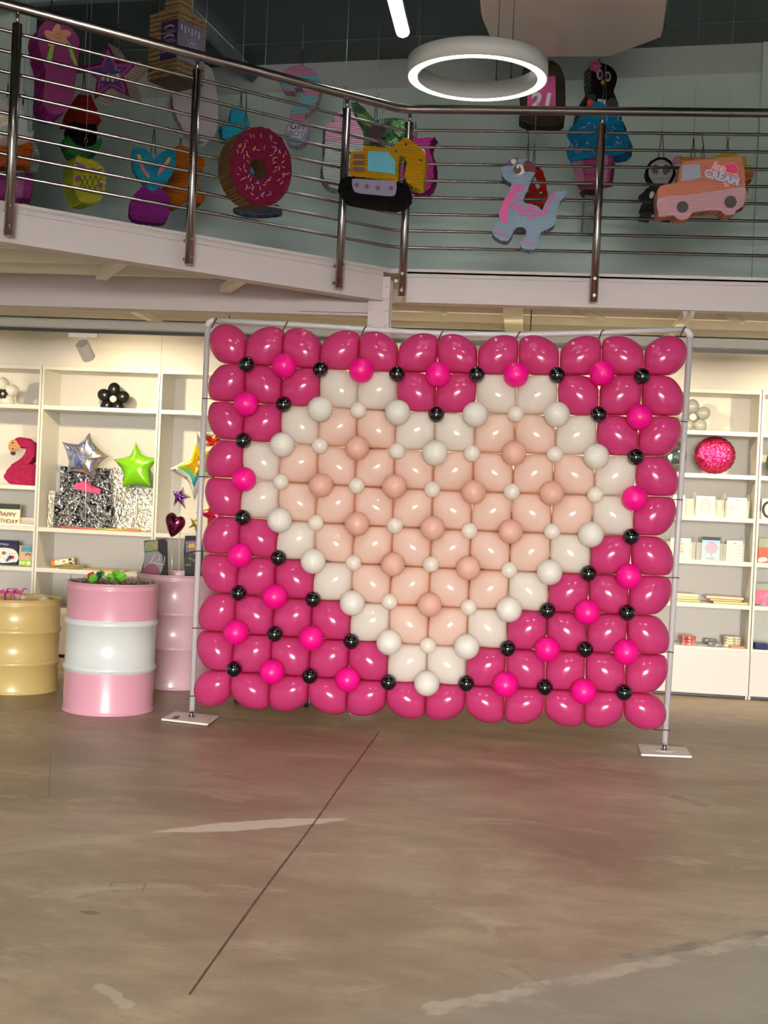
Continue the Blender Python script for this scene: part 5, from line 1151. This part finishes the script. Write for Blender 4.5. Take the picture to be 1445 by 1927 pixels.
flower('black balloon flower with a white centre on the top shelf', 213, 751, 18, 11.5, L_k, L_w, rot=-pi/2+.1, cr=6.5)
flower('grey balloon flower with a white centre above the round pink balloon', 1304, 785, 20, 11.8, L_g, L_w, rot=-pi/2-.05, cr=7)

# ------------------------------------------------------------------ flamingo
Zf = lambda p: zt(p, 0, 680, 8.03); S3 = ZL[3]+TH/2+.001
o_ = smooth_closed(Zf([(215,1215),(280,1176),(350,1188),(430,1222),(500,1290),(540,1370),(530,1440),(492,1510),(445,1565),(420,1592),(490,1596),(566,1602),(566,1760),(560,1895),(360,1900),(180,1894),(100,1850),(55,1790),(75,1715),(130,1640),(200,1570),(290,1520),(350,1460),(388,1400),(378,1345),(345,1325),(295,1345),(250,1300)]), 3)
P = Pin('flamingo_pinata', 'hot pink flamingo piñata with a peach face on the shelf', o_, YF+.08, 0, .12, crepe('flamingo_pink', '#f03a74', .6, band=300, strength=1), None, 1.0, None, 'piñata', 2.5, sit=S3)
P.decal('face', Zf(smooth_closed([(215,1212),(150,1245),(122,1320),(145,1392),(195,1402),(240,1375),(300,1335),(262,1275)], 3)), crepe('flamingo_face', '#efb07c', .15), .012, 'peach coloured face'); P.decal('beak', Zf(ell(188, 1424, 34, 30, 16)), mat('beak_black', '#2a2722', .6), .018); P.decal('eye', Zf(ell(192, 1263, 15, 14, 10)), mat('eye_brown', '#5c3a24', .5), .016); P.decal('nostril', Zf(ell(194, 1356, 12, 14, 10)), mat('eye_brown', '#5c3a24', .5), .016)
bm = BM(); tube(bm, [P.pt(*Zf([(x, y)])[0])-P.n*.05 for x, y in ((380,1195),(390,1155),(430,1142),(462,1170),(468,1240))], .002, 5); add('hanging_loop', bm, mat('white_string', (.8, .8, .78), .6), P.t)

# ------------------------------------------------------------------ packs on the shelves
def pack(name, label, x0, x1, yt, k, Y, th, face, side=None, cat='pack', grp=None, yb=None, lean_=0):
    z = ZL[k]+TH/2+.001; a = atY(x0, (yt+(yb or yt+40))/2, Y); s = px_scale(a); ya = yt+abs(a.z-z)
    # outline in the picture, set down on its shelf
    ybm = yt+10
    for _ in range(30):
        ybm += (atY((x0+x1)/2, ybm, Y).z-z)*s
    k1 = .0454
    return Pin(name, label, [(x0, yt), (x1, yt+(x1-x0)*k1), (x1-(ybm-yt)*k1, ybm+(x1-x0)*k1/2), (x0-(ybm-yt)*k1, ybm-(x1-x0)*k1/2)], Y, 0, th, face, side or face, 0, grp, cat, sit=z), ybm
wht = mat('pack_white', '#efeadf', .5); GH = 'packs on the open shelves'
P, yb_m = pack('party_pack', 'party pack with a dark green header reading happy birthday', -14, 38, 947, 2, YF+.10, .02, mat('cream_pack', '#ecd9c4', .5))
P.decal('header', [(-14, 947), (38, 949.4), (37.5, 959), (-14, 957)], mat('dark_green_card', '#25342c', .5), .003, 'dark green header')
M_ = mat('brown_ink', '#5a4a30', .6)
text('lettering', 'HAPPY', .052, facing(P.pt(13, 968.5, .003), P.n, tilt=radians(-2)), M_, P.t, .1); text('lettering', 'BIRTHDAY', .048, facing(P.pt(9, 980.5, .003), P.n, tilt=radians(-2)), M_, P.t, .1)
P.decal('dot', ell(30.5, 980.8, 2.3, 2.4, 12), mat('coral_dot', '#d0704a', .5), .004); P.decal('dot', ell(0, 963.5, 2.4, 2.4, 12), MATS['coral_dot'], .004)
pack('board', 'plain white board standing behind the birthday pack', 20, 66, 973, 2, YF+.25, .01, wht)
pack('paper_sheet', 'thin pale paper sheets lying on the shelf before the birthday pack', -10, 62, 991.5, 2, YF+.02, .07, wht)
P, _ = pack('party_pack', 'navy and white party pack with a red and blue figure', -18, 34, 1016, 1, YF+.11, .02, mat('navy_card', '#262a52', .45))
P.decal('lower_print', smooth_closed([(-18, 1036), (-5, 1032), (10, 1031), (25, 1034), (33, 1042), (31, 1058), (-18, 1057)], 2), specks('speckled_print', '#e8e2dd', '#7d6a78', 85, .60), .003, 'white speckled lower half'); text('lettering', 'WORLD', .022, facing(P.pt(8, 1024.5, .003), P.n, tilt=radians(-2)), p_white, P.t)
P.decal('figure', [(10, 1056), (17, 1045), (22, 1047), (21, 1051), (14, 1057)], mat('figure_blue', '#2d5b9c', .5), .005); P.decal('cape', ell(23, 1049, 4, 3.5, 12), mat('figure_red', '#c8323a', .5), .005); P.decal('planet', ell(7, 1041, 4, 3, 12), mat('figure_brown', '#8a5a3a', .5), .005)
P, _ = pack('party_pack', 'small party pack with a lime green foot and teal header', 37, 64, 1027, 1, YF+.07, .02, mat('tan_card', '#c9a98c', .5))
P.decal('header', [(40, 1028), (64, 1029), (63.5, 1039), (39.5, 1038)], mat('teal_header', '#4f8fa8', .5), .003); P.decal('foot', [(35.8, 1054), (62.3, 1055), (61.6, 1065), (35, 1064.5)], mat('lime_foot', '#93c544', .5), .003, 'lime green foot with pale spots')
for x, y, r in ((39, 1059, 2.2), (44.5, 1059.5, 2.2), (54, 1060, 3.6)): P.decal('spot', ell(x, y, r, r, 12), wht, .005)
P.stripe('rainbow', [(48, 1046), (49, 1042.5), (52, 1041.5), (55, 1043), (56, 1046)], .004, mat('rainbow_brown', '#6b3a2c', .5)); P.decal('balloon_print', ell(61, 1044, 2.6, 3.4, 12), mat('print_teal', '#5fa89a', .5), .005)
pack('paper_sheet', 'dark edged flat packs lying on the shelf before the navy pack', -6, 44, 1064.5, 1, YF+.015, .07, specks('dark_flat_pack', '#44443c', '#b5b39c', 50, .5))
# silver wing packs and foil curtains
f_wing = foil('black_silver_foil', '#4a4a4c', .2, 26, .9, [(0, '#0c0c0e'), (.42, '#2c2c30'), (.52, '#b8b8ba'), (.58, '#3a3a3e'), (.7, '#d8d4d0'), (1, '#f4f2ee')])
P, yq = pack('wing_pack', 'black and silver wing costume pack, upper one of the two', 114, 210, 878, 2, YF+.24, .03, f_wing)
P, yq = pack('wing_pack', 'black and silver wing costume pack with a pink card, lower one of the two', 104, 209, 926, 2, YF+.13, .03, f_wing)
for pts in ([(152, 938), (140, 962), (120, 982), (110, 988)], [(156, 938), (170, 962), (186, 982), (196, 987)], [(150, 934), (128, 950), (112, 972)], [(160, 936), (182, 948), (202, 972)]): P.stripe('feather_line', pts, .004, mat('feather_silver', '#d8d4cc', .25, metal=.6))
P.decal('card', [(138, 913), (158, 905), (170, 906), (172, 914), (189, 921), (188, 930), (165, 926), (138, 919)], mat('card_pink', '#d84a7c', .5), .012, 'pink card'); 
f_cur = foil('pale_silver_foil', '#d9d2bd', .22, 34, .9, [(0, '#b5ad96'), (.5, '#e2dcc8'), (.62, '#fbf8ec'), (1, '#c9c0a6')])
for x0, x1, yt, Y, lb in ((212, 246, 880, YF+.29, 'silver foil curtain pack next to the wing packs'), (236, 296, 918, YF+.25, 'silver foil curtain pack below the lime green star'), (92, 103, 924, YF+.18, 'silver foil curtain pack against the divider')):
    pack('curtain_pack', lb, x0, x1, yt, 2, Y, .03, f_cur, grp='silver foil curtain packs')
P, _ = pack('paper_strip', 'rainbow paper strips lying along the shelf edge', 112, 262, 997.5, 2, YF+.015, .05, zramp('strip_bands', [(0, '#b04a4a'), (.35, '#c9584a'), (.55, '#8fae5a'), (.65, '#d8b840'), (.85, '#cf7a3c')], .5, 'LINEAR', False, axis=0))
# party popper roll, bundle, orange card
z1 = ZL[1]+TH/2; a, b_ = atY(97, 1065, YF+.12), atY(140, 1058, YF+.16)
t = thing('party_popper', 'orange and black party popper tube resting on the bundle of straws', 'party popper', Vector((a.x, a.y, z1)))
bm = BM(); tube(bm, [(a.x, a.y, z1+.033), (b_.x, b_.y, z1+.062)], .03, 20); add('tube', bm, specks('popper_print', '#e8d8b8', '#3a2418', 30, .58), t); bm = BM(); tube(bm, [(a.x-.002, a.y, z1+.0325), (a.x+.03, a.y+.004, z1+.036)], .0312, 20); add('end_band', bm, mat('popper_orange', '#d98a3a', .5), t)
t = thing('straw_bundle', 'bundle of green and brown paper straws on the shelf by the popper', 'straws', Vector((atY(130, 1070, YF+.06).x, YF+.06, z1)))
for k in range(7):
    p = atY(112+k*1.5, 1072, YF+.05); bm = BM(); tube(bm, [(p.x, YF+.03+.012*k, z1+.006+(k % 3)*.011), (p.x+.17, YF+.035+.010*k, z1+.012+(k % 3)*.010)], .0058, 8); add('straw', bm, mat('straw_%d' % (k % 2), ('#8f9a5a', '#a8835a')[k % 2], .6), t)
P, _ = pack('card_sheet', 'flat orange card lying on the shelf behind the drum greenery', 158, 234, 1071.5, 1, YF+.02, .14, mat('orange_card', '#e89a45', .5))
# round foil balloons
S4 = ZL[4]+TH/2+.002
f_seq = foil('sequin_pink_foil', '#d81e62', .24, 46, .6, [(0, '#8f0f3c'), (.45, '#cf1c58'), (.56, '#f0508c'), (1, '#c4174f')])
puff('foil_balloon', 'round hot pink sequin foil balloon on the shelf', [(1345+38*(1+.035*abs(sin(11*t)))*cos(t), 861+34.5*(1+.035*abs(sin(11*t)))*sin(t)) for t in [2*pi*k/88 for k in range(88)]], (1345, 861), YF+.11, .13, f_seq, grp='round foil balloons on the shelf', sit=S4)
puff('foil_balloon', 'round dark silver foil balloon on the shelf behind the stand pole', ell(1262, 860, 30, 32, 40), (1262, 860), YF+.14, .13, foil('mirror_foil', '#7d8a86', .06, 6, .4), grp='round foil balloons on the shelf', sit=S4)
# balloon packs in clear holders
clear = mat('clear_acrylic', (.93, .95, .93), .06, alpha=.22)
pk_w = mat('ivory_pack', '#f0e9d6', .4); GHd = 'ivory balloon packs standing in clear holders'
def holder(k, x0, x1, Y, lab):
    z = ZL[k]+TH/2+.0005; A, B = atY(x0, 960, Y), atY(x1, 960, Y); h = .19; g = .004
    t = thing('pack_holder', lab, 'pack holder', Vector(((A.x+B.x)/2, Y, z)), 'clear acrylic pack holders on the shelves')
    for nm, bx in (('front', (A.x, B.x, Y-.004, Y, z, z+h*.72)), ('side', (A.x, A.x+g, Y+.001, Y+.17, z, z+h)), ('side', (B.x-g, B.x, Y+.001, Y+.17, z, z+h)), ('base', (A.x+g, B.x-g, Y+.001, Y+.17, z, z+.0004))):
        bm = BM(); box(bm, *bx); add(nm, bm, clear, t)
def bpack(lab, x0, x1, yt, k, Y, face=None, drawing=0):
    P, ybm = pack('balloon_pack', lab, x0, x1, yt, k, Y, .012, face or pk_w, None, 'pack', None if face else GHd)
    w = x1-x0; cx = (x0+x1)/2-1; cy = (yt+ybm)/2
    ink = mat('grey_ink', '#9a9184', .6); P.decal('hang_slot', [(cx-2.5, yt+4.5), (cx+3.5, yt+4.7), (cx+3.5, yt+5.9), (cx-2.5, yt+5.7)], mat('slot_dark', '#4a463e', .6), .002)
    if drawing == 1: P.stripe('printed_outline', ell(cx, cy+1, w*.27, w*.36, 20)+[(cx+w*.27, cy+1)], .0035, ink); P.stripe('printed_outline', ell(cx, cy+1, w*.16, w*.24, 20)+[(cx+w*.16, cy+1)], .003, ink)
    if drawing == 2: P.stripe('printed_outline', [(cx-w*.3, cy-4), (cx-w*.2, cy+9), (cx, cy+14), (cx+w*.2, cy+9), (cx+w*.28, cy-4)], .0028, ink); P.stripe('printed_outline', [(cx-w*.3, cy), (cx+w*.28, cy+1)], .002, ink); P.stripe('printed_outline', [(x0+1, ybm-4), (x0+w*.25, ybm-7), (x0+w*.4, ybm-2)], .003, ink)
    return P, ybm
yf = YF+.05
for k, xs in ((3, ((1262, 1306), (1308, 1362), (1364, 1409))), (2, ((1258, 1312), (1314, 1363), (1364, 1404)))):
    for n_, (x0, x1) in enumerate(xs):
        holder(k, x0, x1, yf, 'clear acrylic holder on the %s pack shelf, %s from the stand pole' % (('upper', 'lower')[k == 2], NTH[n_]))
bpack('ivory balloon pack in the upper holder right behind the stand pole'.replace('right ', ''), 1267, 1289, 931, 3, yf+.012, None, 0); bpack('ivory balloon pack with a printed horseshoe shape, upper shelf', 1311, 1346, 933, 3, yf+.012, None, 1); bpack('ivory balloon pack with a printed face line, upper shelf next to the divider', 1369, 1406, 936, 3, yf+.012, None, 2)
for n_, (x0, x1, k, yt) in enumerate(((1291, 1303, 3, 940), (1349, 1357, 3, 942), (1364.8+1, 1371, 3, 944), (1297, 1303, 2, 1024), (1356.5, 1359, 2, 1026))):
    pack('balloon_pack', 'plain ivory balloon pack beside the printed ones in a clear holder', x0+1, x1, yt, k, yf+.07, .05, mat('ivory_pack2', '#dccfae', .5), None, 'pack', 'plain ivory packs beside the printed ones')
P, q = bpack('ivory balloon pack printed with a striped balloon, lower shelf by the pole', 1262, 1300, 1012, 2, yf+.012)
for n_, (y, cc) in enumerate(((1021, '#b98a4a'), (1026, '#c7c0a8'), (1031, '#c9a02c'), (1036, '#a06a5a'))): P.decal('printed_band', [(1270-abs(n_-1.5), y), (1286+1, y+.7), (1286, y+4.2), (1270-abs(n_-1.5), y+3.5)], mat('band_%d' % n_, cc, .5), .003)
P, q = bpack('sky blue balloon pack with a printed pink balloon, lower shelf', 1322, 1355, 1010, 2, yf+.012, mat('sky_blue_card', '#8fd0e2', .45))
P.decal('header', [(1322, 1010), (1355, 1011.5), (1354.7, 1017.3), (1321.7, 1016)], mat('header_black', '#22242c', .5), .003, 'black header'); P.decal('printed_balloon', ell(1338.5, 1031, 12.5, 11.5, 24), mat('print_pink', '#dc6fb4', .45), .004, 'pink printed balloon'); P.decal('printed_tail', [(1338, 1042), (1339.4, 1042), (1339, 1049), (1338, 1049)], mat('print_dark', '#4a3a4a', .5), .004); P.decal('printed_oval', ell(1337, 1051, 10, 2, 16), mat('oval_grey', '#6f7a86', .5), .004)
P, q = bpack('ivory balloon pack with gold print, lower shelf next to the divider', 1368, 1398, 1017, 2, yf+.012)
for n_, y in enumerate((1028, 1034, 1041, 1048)): P.stripe('printed_line', [(1378-n_*.3, y), (1397, y+.7)], .002, mat('gold_ink', '#c9a85a', .4))
# flat stacks and small packets
def flat(name, lab, x0, x1, k, Y, dep, lift, th, m, cat='pack', grp=None, rot=0):
    z = ZL[k]+TH/2+.001+lift; A, B = atY(x0, 1140 if k == 1 else 1225, Y), atY(x1, 1140 if k == 1 else 1225, Y); c = Vector(((A.x+B.x)/2, Y+dep/2, z))
    bm = BM(); w_ = (B.x-A.x)/2; R = Matrix.Translation(c) @ Matrix.Rotation(rot, 4, 'Z'); box(bm, -w_, w_, -dep/2, dep/2, 0, th-.0005, R); o = add(name, bm, m, None, loc=c, bevel=min(.004, th*.35)); tag(o, lab, cat, grp)
for n_, (x0, x1, cc, w1) in enumerate(((1258, 1316, '#b9bd7a', 'lowest, greenish'), (1256, 1312, '#e6d894', 'middle, pale yellow'), (1258, 1313, '#efe7d2', 'topmost, ivory'))): flat('flat_pack', 'flat pack by the stand pole, %s one of its pile' % w1, x0, x1, 1, YF+.06, .2, n_*.02, .018, mat('flat_%d' % n_, cc, .5), 'pack', 'flat packs piled on the low shelf', .02*n_)
for n_, (x0, x1, cc, w1) in enumerate(((1342, 1408, '#c9c690', 'lowest, pale green'), (1336, 1396, '#d8b27a', 'middle, tan'), (1330, 1400, '#e0cdb4', 'topmost, cream'))): flat('flat_pack', 'flat pack near the shelf divider, %s one of its pile' % w1, x0, x1, 1, YF+.05, .2, n_*.018, .016, mat('flatb_%d' % n_, cc, .5), 'pack', 'flat packs piled on the low shelf', -.03*n_)
def packet(lab, x0, x1, Y, lift, th, m, grp, rot=0): flat('packet', lab, x0, x1, 0, Y, .10, lift, th, m, 'packet', grp, rot)
for n_ in range(3): packet('red foil packet, %s one of the small pile' % ('lowest', 'middle', 'topmost')[n_], 1281, 1308, YF+.05, n_*.024, .022, specks('red_packet', '#a8322c', '#e0a090', 60, .55, .25), 'red packets in a small pile', .06*n_)
packet('dark grey packet lying alone at the cabinet edge', 1333, 1358, YF+.03, 0, .03, specks('grey_packet', '#5e5f60', '#a8a8a4', 40, .55, .3), None); packet('dark grey packet lying further back', 1326, 1350, YF+.2, 0, .04, MATS['grey_packet'], None)
for n_ in range(4): packet('cream packet with dark print, %s of its pile' % ('lowest', 'second from below', 'third from below', 'topmost')[n_], 1362, 1392, YF+.12, n_*.02, .018, specks('cream_packet', '#e0dcc0', '#3f4a34', 50, .6, .3), 'cream packets piled by the divider', .05*n_)
packet('orange flat packet before the cream pile', 1374, 1400, YF+.006, 0, .015, mat('orange_packet', '#e08a62', .4), None)
# last unit at the edge
puff('foil_balloon', 'teal round foil balloon at the edge of the shelf', ell(1463, 870, 22, 26, 32), (1463, 870), YF+.12, .1, foil('teal_foil', '#3f9f94', .2, 12, .4), sit=S4)
P, q = pack('balloon_pack', 'white pack with a thick dark printed ring at the picture edge', 1434, 1475, 938, 3, YF+.06, .015, wht); P.stripe('printed_ring', ell(1447, 959, 11, 14, 20)+[(1458, 959)], .010, mat('ring_ink', '#3c3830', .5))
P, q = pack('party_pack', 'orange pack with a grey green header at the picture edge', 1428, 1476, 1013, 2, YF+.06, .02, mat('orange_red_pack', '#e8502a', .4)); P.decal('header', [(1428, 1013), (1476, 1015), (1475, 1032), (1427, 1030)], mat('sage_card', '#9aa58c', .5), .003); P.decal('white_item', smooth_closed([(1427, 1052), (1433, 1049), (1442, 1050), (1443, 1056), (1427, 1058)], 2), wht, .006)
P, q = pack('party_pack', 'pink pack with a grey green header at the picture edge', 1423, 1475, 1098, 1, YF+.06, .02, mat('pink_pack', '#e06488', .35, bump=.6, bscale=20)); P.decal('header', [(1423, 1098), (1475, 1100), (1474, 1112), (1422, 1110)], MATS['sage_card'], .003)
flat('packet', 'thin grey packets lying before the pink pack', 1421, 1440, 1, YF+.004, .05, 0, .014, MATS['grey_packet'], 'packet')
packet('navy packet with a white mark at the picture edge', 1420, 1443, YF+.02, 0, .05, mat('navy_packet', '#1f2c66', .3), None, .1); packet('bright green packet at the picture edge', 1446, 1465, YF+.03, 0, .04, mat('green_packet', '#6fc03a', .3), None)

# ------------------------------------------------------------------ trolley behind the panel, of which one castor shows
q = atZ(577, 1331, 0); t = thing('display_trolley', 'low display trolley behind the panel with one castor showing under the pink balloons', 'trolley', Vector((q.x, q.y+.25, 0)))
bm = BM(); box(bm, q.x-.55, q.x+.06, q.y-.05, q.y+.5, .14, .17); add('deck', bm, M_frame, t, bevel=.004)
for dx, dy in ((0, 0), (-.49, 0), (0, .44), (-.49, .44)):
    x, y = q.x+dx, q.y+dy; bm = BM(); tube(bm, [(x-.012, y, .037), (x+.012, y, .037)], .036, 20); wl = add('castor', bm, M_black, t)
    bm = BM(); box(bm, x-.02, x-.015, y-.018, y+.018, .03, .125); box(bm, x+.015, x+.02, y-.018, y+.018, .03, .125); box(bm, x-.02, x+.02, y-.02, y+.02, .12, .142); add('fork', bm, M_stain, wl)
# two small cone shaped plugs under the fascia
for n_, px in enumerate((1288, 1302)):
    p = atY(px, 600, YM+.02); bm = BM(); lathe(bm, [(.0, -.055), (.006, -.055), (.018, -.012), (.020, .0), (0, .0)], 16, (p.x, p.y, ZB)); tube(bm, [(p.x, p.y, ZB-.055), (p.x, p.y, ZB-.12)], .0015, 5)
    o = add('hanging_plug', bm, M_steelw, None, loc=(p.x, p.y, ZB)); tag(o, 'small white cone hanging under the balcony edge, %s one' % ('first' if n_ == 0 else 'outer'), 'hanger', 'small white cones under the balcony edge')
